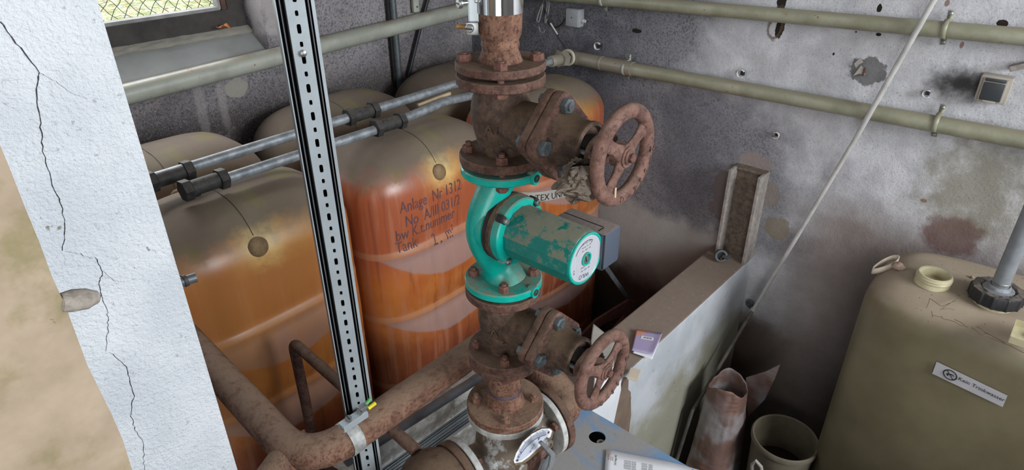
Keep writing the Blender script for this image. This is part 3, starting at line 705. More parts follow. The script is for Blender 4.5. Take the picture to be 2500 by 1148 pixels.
# ------------------------------------------------------------------ fittings on the right wall
a = onX(1405, 42, 2.60)
root = thing('junction_box', a, 'small light grey junction box high near the corner', 'junction box')
MB().box(a + V(-.004, 0, 0), (.045, .075, .082), bev=.005).build('box', GREYP, root, 30)
MB().box(a + V(-.0275, 0, 0), (.006, .070, .077), bev=.003).build('lid', GREYP, root, 30)
MB().lathe([(.003, 0), (.003, .001), (0, .0012)], a + V(-.0305, 0, .002), (-1, 0, 0), 10).build('screw', BLACK, root)
MB().lathe([(.010, 0), (.010, .014), (.0075, .016), (.0075, .022)], a + V(.0, -.036, -.012), (0, -1, 0), 18).build('cable_gland', WHITEP, root)
def wcable(label, pts, r, mat, X=2.605, name='hanging_cable'):
    P_ = [onX(x, y, X) for x, y in pts]; Q = []
    for i in range(len(P_) - 1):
        p0 = P_[max(0, i - 1)]; p1 = P_[i]; p2 = P_[i + 1]; p3 = P_[min(len(P_) - 1, i + 2)]
        for k in range(8):
            t = k / 8; Q.append(.5 * ((2 * p1) + (p2 - p0) * t + (2 * p0 - 5 * p1 + 4 * p2 - p3) * t * t + (3 * p1 - p0 - 3 * p2 + p3) * t ** 3))
    Q.append(P_[-1]); return tag(MB().tube(Q, r, 8).build(name, mat), label, 'cable')
wcable('grey loops of loose cable hanging at top left of the junction box', [(1333, -8), (1318, 25), (1311, 48), (1316, 52), (1324, 20), (1328, -8), (1336, 10), (1331, 50), (1334, 52), (1340, 20), (1340, -8)], .0035, WIRE)
wcable('black cable looping under and into the grey junction box', [(1322, -10), (1330, 30), (1340, 60), (1360, 66), (1376, 52), (1385, 36)], .003, WIREB, 2.61)
wcable('short curled pale wire end on the wall below the cable loops', [(1316, 66), (1319, 77), (1326, 80), (1331, 73)], .0025, WIRE)
r_ = wcable('thin dark cable with pale sleeve hanging diagonally down to the corner elbow', [(1322, -10), (1340, 50), (1362, 90), (1385, 125), (1391, 150)], .0028, WIREB, 2.56, 'thin_cable')
MB().tube([onX(1344, 57, 2.556), onX(1361, 84, 2.556)], .0042, 10).build('sleeve', WHITEP, r_)
def clip(px, py, rot, label, s=1):
    a = onX(px, py, 2.612); root = thing('pipe_clip', a, label, 'clip', 'white clips on the right wall')
    P_ = [a + V(-.006 - .018 * s * (1 - abs(math.cos(t)) * .15) * 1, .016 * s * math.cos(t), .016 * s * math.sin(t)) for t in [rot + PI * 1.5 * k / 14 for k in range(15)]]
    m = MB(); m.grid(14, 1, lambda u, v: P_[int(round(u * 14))] + V(.014 * v, 0, 0)); m.build('clip_arm', CLIPW, root, 50, solid=.003)
    MB().box(a + V(.002, 0, 0), (.012, .016 * s, .02 * s), bev=.002).build('clip_base', BLACK, root, 0)
clip(1463, 111, -2.2, 'white clip with dark base above the lower pipe, left end'); clip(1813, 178, -2.2, 'white clip midway between the two pipes left of the white rod')
clip(2265, 227, -2.4, 'small grey-white clip on the wall left of the socket', .8); clip(1897, 328, .6, 'white clip alone below the lower pipe', .8)
a = onX(2427, 217, 2.595)
root = thing('wall_socket', a, 'weathered beige wall socket with dark hinged lid and sooty stain plus painted shadow beside it', 'socket')
MB().box(a + V(.004, 0, 0), (.042, .088, .088), bev=.008).build('housing', SOCK, root, 30)
MB().box(a + V(-.022, .0, .0), (.012, .068, .074), bev=.003).build('rim', SOCK, root, 30)
lid = MB().box(a + V(-.030, 0, -.004), (.008, .058, .058), R=Matrix.Rotation(rad(-3), 3, 'Y'), bev=.003).build('lid', SOCKD, root, 30)
MB().box(a + V(-.031, 0, -.035), (.008, .036, .006), bev=.002).build('lid_lip', SOCK, lid, 30)
MB().box(a + V(-.029, 0, .033), (.008, .058, .010), bev=.003).build('hinge', SOCKD, root, 30)
a = onX(2490, 162, 2.60)
root = tag(MB().box(a, (.03, .05, .018), R=Matrix.Rotation(rad(-25), 3, 'X'), bev=.003).build('wall_anchor', PLSTRL, smooth=0), 'small grey-brown stub on wall at the right edge above socket', 'anchor')
# broken plaster patch with rusty core
a = onX(2100, 170, 2.612)
root = thing('torn_paper_patch', a, 'torn pale paper scraps round a rusty hole in the wall right of centre', 'paper scrap')
for pl in ([(2085, 155), (2100, 142), (2108, 152), (2096, 158), (2090, 166)], [(2083, 185), (2102, 160), (2110, 168), (2112, 183), (2098, 180)]):
    m = MB(); q = [onX(x, y, 2.612) for x, y in pl]; m.addf(q, [tuple(range(len(q)))]); m.build('scrap', PAPERD, root, 0, solid=.002)
MB().box(onX(2109, 176, 2.612), (.008, .008, .03), bev=.002).build('rusty_core', RUSTB, root, 0)

# long white rod
P_ = [onX(2278, 4, 2.53) + (onX(2300, -30, 2.53) - onX(2278, 4, 2.53)) * 22, onX(2278, 4, 2.53), onX(2092, 333, 2.53), onX(1935, 596, 2.53), onX(1838, 758, 2.53), onY(1690, 1005, .82)]
P_.append(V(P_[-1].x - .09, .85, ZF + .003))
root = thing('white_rod', P_[-1], 'long thin white conduit rod leaning diagonally across the right wall', 'rod')
MB().tube(P_[:2] + [P_[2]], .0095, 12).build('upper_tube', WHITEP, root); MB().tube(P_[2:5], .0085, 12).build('tube', WHITEP, root)
MB().tube(P_[4:], .0078, 12).build('lower_tube', m_plain('grimy shaded conduit plastic', (.17, .15, .135), .7, 0, .5, 20), root)  # lower part coloured darker for the shadow it stands in, besides the grime
dr = (P_[3] - P_[4]).normalized(); m = MB(); m.lathe([(.0085, -.014), (.012, -.012), (.012, -.003), (.0095, 0), (.012, .003), (.012, .012), (.0085, .014)], P_[4], dr[:], 16); m.build('coupling', WHITEP, root)
a = onX(1833, 742, 2.60)
root = thing('rusty_nub', a, 'small corroded fitting on the wall beside the low wall end', 'fitting')
MB().lathe([(.02, 0), (.022, .006), (.014, .010), (.012, .02), (0, .022)], a, (-1, 0, 0), 12).build('nub', CONDUIT, root)
# ------------------------------------------------------------------ slotted strut
rz0, rz1 = ZF, 1.5
rc = ray(800, 547) * 1.28; RX, RY = rc.x, rc.y
cd = V(-rc.x, -rc.y, 0).normalized()           # open side looks at the room
sd = V(-cd.y, cd.x, 0)                         # to the right seen from the front
if sd.dot(RT) < 0: sd = -sd
ang = rad(6); Rz = Matrix.Rotation(ang, 3, 'Z'); cd = Rz @ cd; sd = Rz @ sd
root = thing('slotted_strut', (RX, RY, ZF), 'tall grey slotted steel strut standing left of the pump column', 'strut')
W, D, T = .043, .042, .0025
def colm(m_, a0, a1, b0, b1):      # vertical bar, a along sd, b along cd
    c_ = V(RX, RY, (rz0 + rz1) / 2) + sd * ((a0 + a1) / 2) + cd * ((b0 + b1) / 2)
    m_.box(c_, (abs(a1 - a0), abs(b1 - b0), rz1 - rz0), R=Matrix((sd, cd, V(0, 0, 1))).transposed())
K = 1.12
m = MB()
for (a0, a1, b0, b1) in ((-.026, -.0245, -.021, .021), (-.0195, -.018, -.021, .017), (-.0125, -.011, -.021, .0205), (.015, .0165, -.021, .0205), (.0205, .022, -.021, .019), (.0245, .0295, .017, .021), (.028, .0295, -.021, .018), (-.026, .0295, -.021, -.019)):
    colm(m, a0 * K, a1 * K, b0, b1)
m.build('channel_side', STEELD, root, 0)
m = MB(); colm(m, .0245 * K, .0295 * K, .0212, .0225); colm(m, -.0262 * K, -.0245 * K, .0212, .0225); m.build('channel_lip', ZINC, root, 0)
# web with punched slots: strips around alternating long slots and round holes
m = MB()
pitch = .05
z_s = -.6247
ks = int((z_s - rz0) / pitch); z = z_s - ks * pitch - pitch / 2
def hole_ring(m_, zc, rw, rh, z0, z1):
    n_ = 16; h2 = .0138 * K; O = V(RX, RY, 0) + sd * .002 * K + cd * .0225; vs = []
    for layer in (0, -T):
        for i in range(n_):
            a = 2 * PI * i / n_; x = math.copysign(min(abs(math.cos(a)) ** .5, 1) * rw, math.cos(a)); y = math.copysign(abs(math.sin(a)) ** .5 * rh, math.sin(a))
            vs.append(O + cd * layer + sd * x + V(0, 0, zc + y))
        for i in range(n_):
            a = 2 * PI * i / n_; c_, s_ = math.cos(a), math.sin(a); k = 1 / max(abs(c_), abs(s_)); yy = s_ * k
            vs.append(O + cd * layer + sd * (c_ * k * h2) + V(0, 0, (z1 - zc) * yy + zc if yy > 0 else (zc - z0) * yy + zc))
    fs = []
    for i in range(n_):
        j = (i + 1) % n_; fs += [(i, j, n_ + j, n_ + i), (2 * n_ + i, 3 * n_ + i, 3 * n_ + j, 2 * n_ + j), (i, 2 * n_ + i, 2 * n_ + j, j)]
    m_.addf(vs, fs)
while z < rz1 - pitch:
    hole_ring(m, z + pitch / 2, .0034, .0078, z + pitch * .14, z + pitch * .86)
    hole_ring(m, z + pitch, .0027, .0044, z + pitch * .86, z + pitch * 1.14)
    z += pitch
web = m.build('slotted_web', ZINC, root, 0)
a = ray(722, 125) * 1.17
MB().lathe([(.006, 0), (.006, .004), (.003, .006), (0, .006)], V(RX, RY, onY(722, 125, RY).z) + cd * .0225 + sd * .002, cd[:], 12).build('screw_head', BRIGHT, root)

# ------------------------------------------------------------------ pump column
CX, CY = .876, .805
d0 = V(0, -1, 0)
AZ0 = math.atan2(-CY, -CX)
def flange_bolts(root, zt, zb, rb, top_nut=True, hex_r=.0125, ph=0, name='bolt', mat=RUSTB, h=.013, stub=.006, c=(CX, CY)):
    for k in range(4):
        a = AZ0 + ph + PI / 2 * k; q = V(c[0] + rb * math.cos(a), c[1] + rb * math.sin(a), zt); m = MB()
        m.hex(q - V(0, 0, .001), (0, 0, 1), hex_r, h, a, .2); m.cyl(q + V(0, 0, h - .002), q + V(0, 0, h + stub), .0062, 14)
        m.cyl(q - V(0, 0, zt - zb + .012), q, .0062, 14); m.hex(V(q.x, q.y, zb + .001), (0, 0, -1), hex_r, .011, a, .2)
        m.build(name, mat, root, 30)
def rflange(z0, z1, r, ri=0, lip=.002, c=(CX, CY)):
    m = MB(); prof = [(ri, z0), (r - lip, z0), (r, z0 + lip), (r, z1 - lip), (r - lip, z1), (ri, z1)]
    m.lathe(prof, (c[0], c[1], 0), seg=72, closed=ri > 0); return m
# top pipe with weld neck
root = thing('riser_pipe', (CX, CY, -.312), 'rusty riser pipe with welded neck and bolted flange at top of the column', 'pipe')
m = MB(); m.lathe([(.0395, .30), (.0395, -.222), (.0392, -.240), (.0375, -.252), (.0345, -.258), (.0335, -.262), (.0345, -.266), (.0350, -.270), (.0330, -.275), (.0335, -.280), (.037, -.289), (.041, -.2975), (.041, -.299)], (CX, CY, 0), seg=56)
m.build('pipe', RUSTP, root, 60)
rflange(-.3125, -.2975, .083).build('flange', RUST, root)
flange_bolts(root, -.2975, -.338, .066, stub=.001, hex_r=.0135)
MB().lathe([(.055, -.3215), (.055, -.312)], (CX, CY, 0), seg=40).build('gasket', GASKET, root)
# clamp band at the top
root = thing('pipe_clamp', (CX, CY, -.2), 'shiny steel band clamp with bracket and screws around the rusty riser', 'clamp')
MB().lathe([(.0398, -.213), (.0415, -.213), (.0415, -.176), (.0398, -.176)], (CX, CY, 0), seg=64, closed=True).build('band', CHROME, root)
MB().lathe([(.0402, -.1765), (.0425, -.1765), (.0430, -.1745), (.0425, -.1725), (.0402, -.1725)], (CX, CY, 0), seg=64, closed=True).build('band_edge', CHROME, root)
tw = V(-CX, -CY, 0).normalized(); rt = V(-tw.y, tw.x, 0)
if rt.dot(RT) < 0: rt = -rt
RB = Matrix((rt, tw, V(0, 0, 1))).transposed()
bc = V(CX, CY, 0) - rt * .044 + tw * .012
br = MB().box(bc + V(0, 0, -.165), (.019, .003, .13), R=RB, bev=.001).box(bc - rt * .0095 - tw * .012 + V(0, 0, -.165), (.003, .026, .13), R=RB, bev=.001).box(bc + rt * .018 + tw * .004 + V(0, 0, -.175), (.02, .003, .065), R=RB, bev=.001).build('bracket', ZINC, root, 0)
MB().box(bc + rt * .004 + tw * .003 + V(0, 0, -.182), (.006, .005, .028), R=RB, bev=.002).build('screw_block', BRIGHT, br, 0)
def slotscrew(par, c, ax, r, L, name='screw'):
    m = MB(); ax = Vector(ax).normalized(); m.lathe([(r * .45, -L), (r * .45, 0), (r, 0), (r, r * .55), (r * .85, r * .75), (0, r * .78)], c, ax[:], 18)
    s_ = m.build(name, BRIGHT, par, 40)
    MB().box(Vector(c) + ax * r * .76, (r * .3, r * 1.7, r * .1), R=orient(ax[:])).build('slot', BLACK, s_, 0)
slotscrew(root, bc - rt * .022 + tw * .004 + V(0, 0, -.196), -rt * .9 + tw * .5, .0085, .012)
MB().box(bc - rt * .004 + tw * .004 + V(0, 0, -.238), (.022, .014, .022), R=RB, bev=.003).build('terminal', BRIGHT, root, 30)
slotscrew(root, bc - rt * .008 + tw * .014 + V(0, 0, -.236), -rt * .3 + tw, .0075, .008)
q = bc - rt * .012 + tw * .002 + V(0, 0, -.236)
MB().tube([q, q - rt * .02 + V(0, 0, .001)], .0042, 12).build('cable_end', OCHRE, root)

def valve(z1, z0, label, names, wheel_rot, lo):
    """shut-off valve between flange top z1 and bottom z0, handwheel pointing to -Y"""
    zb = (z1 + z0) / 2 + (.004 if lo else -.005)
    root = thing('shutoff_valve', (CX, CY, z0), label, 'valve', 'rusty shut-off valves')
    t = .0175 if not lo else .0195
    m = MB(); prof = []
    H = z1 - t - (z0 + t)
    for i in range(21):
        q = i / 20; z = z0 + t + H * q; r = .041 + .0165 * math.sin(PI * q ** 1.35) ** .8; prof.append((r, z))
    m.lathe(prof, (CX, CY, 0), seg=56); body = m.build('body', CASTB, root, 60)
    rf = .0825 if not lo else .0835
    rflange(z1 - t, z1, rf).build('flange', RUST, root); rflange(z0, z0 + t, rf).build('flange', RUST, root)
    # cast marks
    text('cast_mark', 'AR', .03, CASTB, V(CX, CY, zb) + tw * .0575 - rt * .014, rt, (0, 0, 1), body, .0015)
    text('cast_mark', '50 50', .014, CASTB, V(CX, CY, zb - .026) + tw * .056 + rt * .012, rt, (0, 0, 1), body, .0012)
    C0 = V(CX, CY, zb)
    MB().lathe([(.047, 0), (.047, .075), (.052, .095), (.056, .118)], C0, d0[:], 48).build('bonnet_neck', CASTB, root)
    Rl = Matrix((V(1, 0, 0), V(0, 0, 1), V(0, -1, 0))).transposed()
    def rr_poly(R_, r_, rot=PI / 4):     # rounded square, corner-up
        pts = []
        for k in range(4):
            a0 = rot + PI / 2 * k; c_ = (R_ * math.cos(a0), R_ * math.sin(a0))
            for i in range(7):
                a = a0 - PI / 4 + PI / 2 * i / 6; pts.append((c_[0] + r_ * math.cos(a), c_[1] + r_ * math.sin(a)))
        return pts
    pr = rr_poly(.061, .0215, 0)
    MB().prism(pr, C0 + d0 * .112, Rl, .0165, .002).build('bonnet_flange', RUST, root, 30)
    MB().prism([(x * .93, y * .93) for x, y in pr], C0 + d0 * .1285, Rl, .003).build('gasket', GASKET, root, 0)
    MB().prism(pr, C0 + d0 * .1312, Rl, .0175, .002).build('bonnet_flange', RUST, root, 30)
    for k in range(4):
        a = PI / 2 * k; q = C0 + V(.060 * math.cos(a), 0, .060 * math.sin(a)) + d0 * .1485; m = MB()
        m.hex(q, d0[:], .0145, .0125, .3 + k, .15); m.cyl(q, q + d0 * .0155, .0078, 16); m.cyl(q - d0 * .045, q, .006, 12); m.hex(q - d0 * .050, d0[:], .0125, .01, .3)
        m.build('bolt', ZBOLT, root, 30)
    m = MB(); m.lathe([(.052, .147), (.049, .153), (.045, .165), (.0425, .180), (.041, .196), (.043, .202), (.043, .208), (.036, .210), (.034, .200), (.018, .198)], C0, d0[:], 40); m.build('bonnet', CASTB, root)
    m = MB()
    for sx_ in (-1, 1):
        pass
    m.lathe([(.020, .200), (.020, .214), (.017, .216), (.017, .232)], C0, d0[:], 28); m.build('gland', GASKET, root)
    gp = [( .044 * math.cos(a) * (1 if abs(math.cos(a)) > .5 else .85), .030 * math.sin(a)) for a in [2 * PI * i / 24 for i in range(24)]]
    gf = MB().prism(gp, C0 + d0 * .224, Rl, .010, .002).build('gland_flange', RUST, root, 30)
    for sx_ in (-1, 1):
        q = C0 + V(sx_ * .031, 0, 0) + d0 * .233; m = MB().hex(q, d0[:], .009, .009, .2); m.cyl(q - d0 * .03, q + d0 * .014, .0045, 12); m.build('gland_bolt', ZBOLT, root, 30)
    MB().cyl(C0 + d0 * .225, C0 + d0 * .275, .0085, 18).build('spindle', RUSTW, root)
    # handwheel
    WC = C0 + d0 * (.266 if lo else .272); Rw = .0750; m = MB()
    prof = [(Rw + .0130 * math.cos(a) , .0115 * math.sin(a)) for a in [2 * PI * i / 20 for i in range(20)]]
    m.lathe(prof, WC, d0[:], 80, closed=True)
    hw = m.build('handwheel', RUSTW, root, 60)
    for w in wheel_rot:
        a = rad(w); u = V(math.cos(a), 0, math.sin(a)); s_ = V(-math.sin(a), 0, math.cos(a)); m = MB()
        def sp(i, j):
            t_ = i; rr = .012 + (Rw - .008 - .012) * t_; wd = .0165 - .0135 * math.sin(PI * min(1, t_ * 1.0)) * .42 + (.005 if t_ > .9 else 0); an = 2 * PI * j
            th = .0075 - .002 * math.sin(PI * t_)
            return WC + u * rr + s_ * (wd * math.cos(an)) + d0 * (th * math.sin(an) - .001 + (.004 * (1 - t_)))
        m.grid(14, 16, sp); m.build('spoke', RUSTW, hw, 60)
    MB().lathe([(.021, -.014), (.021, .006), (.0185, .0085), (.0185, .011), (.013, .0115), (.013, .0135), (.0115, .015), (0, .015)], WC, d0[:], 40).build('hub', RUSTW, hw, 30)
    m = MB(); m.hex(WC + d0 * .014, d0[:], .0085, .007, .5); m.build('hub_nut', RUSTB, hw, 30)
    # cast lettering on the rim
    rim = 'O\u2014350\u2014Z'
    for i, ch in enumerate(rim):
        a = rad((-98 if not lo else -100) + i * 15.5 * 1.0); u = V(math.cos(a), 0, math.sin(a)); s_ = V(-math.sin(a), 0, math.cos(a))
        text('cast_letter', ch, .016, RUSTW, WC + u * (Rw + .000) + d0 * .0112, s_, -u, hw, .0016)
    return root, WC
v1, WC1 = valve(-.321, -.4905, 'upper rusty shut-off valve with round handwheel above the green pump', None, (28, 147, 236), False)
flange_bolts(v1, -.473, -.520, .064, h=.014)
v2, WC2 = valve(-.7815, -.970, 'lower rusty shut-off valve with handwheel below the green pump', None, (30, 150, 245), True)
flange_bolts(v2, -.951, -.990, .065, hex_r=.0115, h=.016)
# paint drip on upper wheel
MB().box(WC1 + V(-.030, 0, -.058) + d0 * .0095, (.004, .002, .026), bev=.0008).build('paint_fleck', WOOD, v1, 0)
MB().lathe([(.055, -.4995), (.055, -.4895)], (CX, CY, 0), seg=40).build('gasket', GASKET, v1)

# ------------------------------------------------------------------ circulation pump
GB, GT = -.7752, -.4995
zp = -.634
root = thing('circulation_pump', (CX, CY, GB), 'teal green circulation pump with cylindrical motor, bolted in the pipe column', 'pump')
rflange(GT - .0168, GT, .0815, lip=.0025).build('flange', GREEN, root); rflange(GB, GB + .0172, .0835, lip=.0025).build('flange', GREEN, root)
for (zf, rr, nm) in ((GT - .009, .0815, 1), (GB + .008, .0835, 1)):     # tapped boss with plug on each flange
    a = AZ0 + rad(50); u = V(math.cos(a), math.sin(a), 0); q = V(CX, CY, zf) + u * (rr - .012)
    b = MB().lathe([(.012, 0), (.0125, .008), (.0115, .016)], q, u[:], 24, sx=1.15).build('tapping_boss', GREEN, root)
    MB().lathe([(.0075, 0), (.0075, .003), (.0045, .003), (.0045, .001), (0, .001)], q + u * .015, u[:], 18).build('plug', IRON, b)
flange_bolts(root, GB + .0172, -.8015, .064, hex_r=.0118, h=.016, stub=.004)
# volute: swept bulging tube, and round casing behind the motor
def vol(z): return 0
P_ = []; Rr = []
for i in range(41):
    q = i / 40; z = GT - .008 + (GB + .008 - (GT - .008)) * q
    off = .043 * math.sin(PI * q) ** 1.9; yy = .020 * math.sin(PI * q) ** 1.0
    r = .036 - .004 * math.sin(PI * q) + (.010 * (1 - q / .09) if q < .09 else 0) + (.014 * ((q - .86) / .14) if q > .86 else 0)
    P_.append(V(CX - off, CY + yy, z)); Rr.append(r)
vo = MB().tube(P_, Rr, 32).build('volute', GREEN, root, 70)
CP = V(CX, CY, zp)
MB().lathe([(0, -.055), (.045, -.052), (.068, -.035), (.074, -.012), (.072, .004), (.064, .008)], CP + V(0, .0, 0), d0[:], 56).build('casing', GREEN, root)
MB().lathe([(.0685, .006), (.0725, .008), (.0725, .0165), (.069, .018)], CP, d0[:], 60).build('seal_ring', GASKET, root)
MB().lathe([(.0655, .016), (.0735, .019), (.0735, .028), (.071, .031), (.066, .031)], CP, d0[:], 60).build('adapter_ring', CASTB, root)
MB().lathe([(.060, .030), (.0715, .031), (.0715, .047), (.069, .050), (.055, .052)], CP, d0[:], 60).build('motor_flange', GREEN, root)
for k in range(4):
    a = rad(48 + 90 * k); q = CP + V(.0665 * math.cos(a), 0, .0665 * math.sin(a)) + d0 * .047
    b = MB().box(q - d0 * .004, (.019, .018, .016), R=Matrix.Rotation(-a, 3, 'Y'), bev=.003).build('screw_lug', GASKET if k in (0, 1) else GREEN, root, 0)
    m = MB(); m.lathe([(.0065, 0), (.0065, .008), (.0055, .009), (.0035, .009), (.0035, .006), (0, .006)], q + d0 * .003, d0[:], 18); m.build('cap_screw', BRIGHT, b, 40)
m = MB(); ns = 14; prof = [(.0575, .048), (.0560, .200), (.0545, .207), (.050, .209)]; m.lathe(prof, CP, d0[:], ns); m.build('motor', MOTOR, root, 12)
MB().lathe([(.046, .2075), (.0525, .2075), (.0525, .211), (.049, .2115), (.046, .2095)], CP, d0[:], 56, closed=True).build('end_rim', GREEN, root)
npl = MB().lathe([(.013, .2088), (.0485, .2088), (.0485, .2102), (.013, .2102)], CP, d0[:], 56, closed=True).build('nameplate', PLATE, root, 30)
MB().lathe([(.0105, .207), (.0135, .207), (.0135, .2135), (.0105, .2135)], CP, d0[:], 36, closed=True).build('vent_ring', GREEN, root, 30)
vs_ = MB().lathe([(.0108, .2), (.0108, .2095), (.009, .2105), (0, .2105)], CP, d0[:], 30).build('vent_screw', BRIGHT, root, 30)
MB().box(CP + d0 * .2108, (.017, .001, .0022), R=Matrix.Rotation(rad(70), 3, 'Y')).build('slot', BLACK, vs_, 0)
text('nameplate_print', 'WILO', .0125, NAVY, CP + d0 * .2104 + V(-.004, 0, -.036), (-1, 0, .12), (0, 0, -1), npl, .0001)
for i in range(9):
    text('nameplate_print', 'IIIIII II III' if i % 2 else 'III IIII III', .0042, NAVY if i > 6 else CONDUIT, CP + d0 * .2104 + V(0, 0, .034 - i * .0072 if i < 3 else .034 - i * .0072), (1, 0, 0), (0, 0, 1), npl, .00005, sx=2.2 if abs(.034 - i * .0072) > .013 else .01)
text('nameplate_print', 'III II', .006, NAVY, CP + d0 * .2104 + V(-.036, 0, -.015), (0, 0, 1), (-1, 0, 0), npl, .0001)
A_ = [CP + d0 * .2106 + V(.038 * math.cos(a), 0, .038 * math.sin(a)) for a in [rad(150 - 5.5 * i) for i in range(17)]]
A2 = A_[-1]; m = MB().tube(A_, .0005, 5); m.tube([A2 + V(-.006, 0, .003), A2, A2 + V(-.003, 0, -.006 + .001)], .0005, 5); m.build('direction_arrow', BLKINK, npl, 0)
# terminal box on the far side of the motor
tb0 = CP + V(.068, 0, -.006)
m = MB(); prof = [(-.022, -.041), (.031, -.041), (.035, -.037), (.035, .034), (.031, .039), (-.022, .039)]
tbx = MB().prism(prof, tb0 + d0 * .100, Matrix((V(1, 0, 0), V(0, 0, 1), V(0, -1, 0))).transposed(), .118, .003).build('terminal_box', BOXP, root, 30)
MB().box(tb0 + V(.004, 0, .0392) + d0 * .150, (.0022, .095, .0008)).box(tb0 + V(-.006, 0, .0392) + d0 * .200, (.018, .002, .0008)).build('cover_gap', BLACK, tbx, 0)
MB().box(tb0 + V(-.0205, 0, 0) + d0 * .217, (.0025, .004, .076)).build('cover_gap', BLACK, tbx, 0)
MB().box(tb0 + V(-.024, 0, .026) + d0 * .145, (.02, .085, .022), bev=.003).build('box_base', BOXP, tbx, 30)

# ------------------------------------------------------------------ lower spool
root = thing('spool_pipe', (CX, CY, -1.134), 'short rusty pipe piece with weld seams and wide crusted flange', 'pipe')
rflange(-.988, -.9705, .083).build('flange', RUST, root)
MB().lathe([(.0365, -.985), (.0365, -1.058), (.039, -1.062), (.040, -1.068), (.0385, -1.073), (.0385, -1.076), (.041, -1.081), (.0405, -1.088), (.042, -1.10), (.047, -1.117)], (CX, CY, 0), seg=56).build('pipe', RUSTP, root, 60)
MB().lathe([(.0392, -1.0740), (.0412, -1.0785), (.0408, -1.083)], (CX, CY, 0), seg=56).build('weld_seam', m_plain('bluish weld', (.11, .08, .10), .6, .3, .4, 60, .4), root, 60)
rflange(-1.137, -1.117, .0925).build('flange', RUSTP, root)
flange_bolts(root, -1.117, -1.160, .070, hex_r=.0125, h=.012, stub=.008, mat=RUSTP)

# ------------------------------------------------------------------ mixing valve
MZ = -1.272
Lp = onZ(1124, 1150, MZ); Rp = onZ(1323, 1024, MZ); mc = (Lp + Rp) / 2; ma = (Rp - Lp).normalized()
mc = V(CX, CY, MZ)
root = thing('mixing_valve', (CX, CY, MZ - .09), 'flaking grey-white mixing valve with scale plate and lever at column foot', 'valve')
m = MB(); m.lathe([(0, -.085), (.05, -.078), (.074, -.045), (.080, 0), (.074, .045), (.058, .085), (.052, .125), (.056, .142)], mc, (0, 0, 1), 48); body = m.build('body', WPAINT, root, 60)
rflange(-1.1555, -1.1385, .0925, lip=.0015).build('flange', WPAINTW, root)
m = MB(); m.lathe([(.052, -.125), (.048, -.07), (.055, 0), (.048, .07), (.052, .125)], mc, ma[:], 40); m.build('cross_body', WPAINT, root, 60)
for s_ in (-1, 1):
    f = MB().lathe([(.03, .119), (.088, .119), (.0895, .1205), (.0895, .1335), (.088, .135), (.03, .135)], mc, (ma * s_)[:], 64, closed=True).build('flange', WPAINTW, root, 30)
    for k in range(4):
        a = PI / 4 + PI / 2 * k + .2; R_ = orient((ma * s_)[:]); q = mc + R_ @ V(.069 * math.cos(a), .069 * math.sin(a), .118); m = MB()
        m.hex(q, (-ma * s_)[:], .0125, .011, .3); m.cyl(q - ma * s_ * .012, q + ma * s_ * .05, .006, 12); m.hex(q + ma * s_ * .036, (ma * s_)[:], .0135, .014, .3); m.build('bolt', RUSTB, root, 30)
# regulating cover with scale and lever
cf = V(-.12, -.98, .25).normalized(); hub = mc + V(.02, -.078, -.015)
MB().lathe([(.055, -.03), (.055, 0), (.05, .006), (.02, .01), (.018, .03), (0, .031)], hub, cf[:], 40).build('cover', CASTB, root, 30)
def px_plate(name, pts, Y, mat, th, par, bev=0):
    q = [onY(x, y, Y) for x, y in pts]; c_ = sum(q, V(0, 0, 0)) / len(q); Rr_ = Matrix((V(1, 0, 0), V(0, 0, 1), V(0, -1, 0))).transposed()
    pl = [((p - c_).x, (p - c_).z) for p in q]; return MB().prism(pl, c_, Rr_, th, bev).build(name, mat, par, 0)
arc_o = [(1252, 1127), (1258, 1108), (1275, 1078), (1298, 1056), (1322, 1044), (1341, 1044), (1347, 1051), (1343, 1068), (1318, 1092), (1290, 1118), (1272, 1131), (1254, 1134)]
arc_i = [(1261, 1122), (1266, 1107), (1282, 1080), (1302, 1062), (1322, 1050), (1337, 1049), (1341, 1053), (1337, 1064), (1314, 1086), (1288, 1112), (1272, 1124), (1262, 1128)]
sp_ = px_plate('scale_plate', arc_o, .692, BRASS, .006, root)
px_plate('scale_border', [(1250 + (x - 1250) * .985 + 1.5, y * .5 + .5 * (arc_i[i][1])) for i, (x, y) in enumerate(arc_o)], .686, PAPER, .0012, sp_)
px_plate('scale_face', arc_i, .6845, SCALE, .0012, sp_)
m = MB()
for i in range(22):
    t = i / 21; a_ = onY(1272 + 62 * t, 1108 - 46 * t - 9 * math.sin(PI * t), .682); b_ = onY(1272 + 62 * t - 4 - (2 if i % 5 == 0 else 0), 1108 - 46 * t - 9 * math.sin(PI * t) - 9 - (4 if i % 5 == 0 else 0), .682)
    m.tube([a_, b_], .00035, 4)
m.tube([onY(1272 + 62 * t / 20, 1108 - 46 * t / 20 - 9 * math.sin(PI * t / 20), .682) for t in range(21)], .0005, 4); m.build('scale_marks', NAVY, sp_, 0)
text('scale_text', 'ZU', .012, NAVY, onY(1269, 1112, .682), (.75, 0, .66), (-.66, 0, .75), sp_, .0001)
text('scale_text', 'A', .012, NAVY, onY(1316, 1072, .682), (.75, 0, .66), (-.66, 0, .75), sp_, .0001)
text('scale_text', '\u25cf\u25cf\u25cf\u25cf\u25cf\u25cf' if 0 else 'III III III', .008, NAVY, onY(1300, 1095, .682), (.75, 0, .58), (-.58, 0, .75), sp_, .0001)
for x, y in ((1339, 1056), (1263, 1124)): MB().lathe([(.0035, 0), (.002, .002), (0, .0022)], onY(x, y, .683), (0, -1, 0), 12).build('rivet', RUSTB, sp_)
lv = px_plate('lever', [(1313, 1080), (1321, 1075), (1352, 1104), (1352, 1120), (1342, 1146), (1338, 1165), (1324, 1165), (1336, 1138), (1341, 1112)], .655, BRIGHT, .005, root, .001)
MB().lathe([(.013, -.025), (.013, 0), (.011, .003), (.006, .003), (.006, 0), (0, 0)], onY(1341, 1087, .67), (0, -1, 0), 24).build('bearing_boss', WPAINT, root, 30)
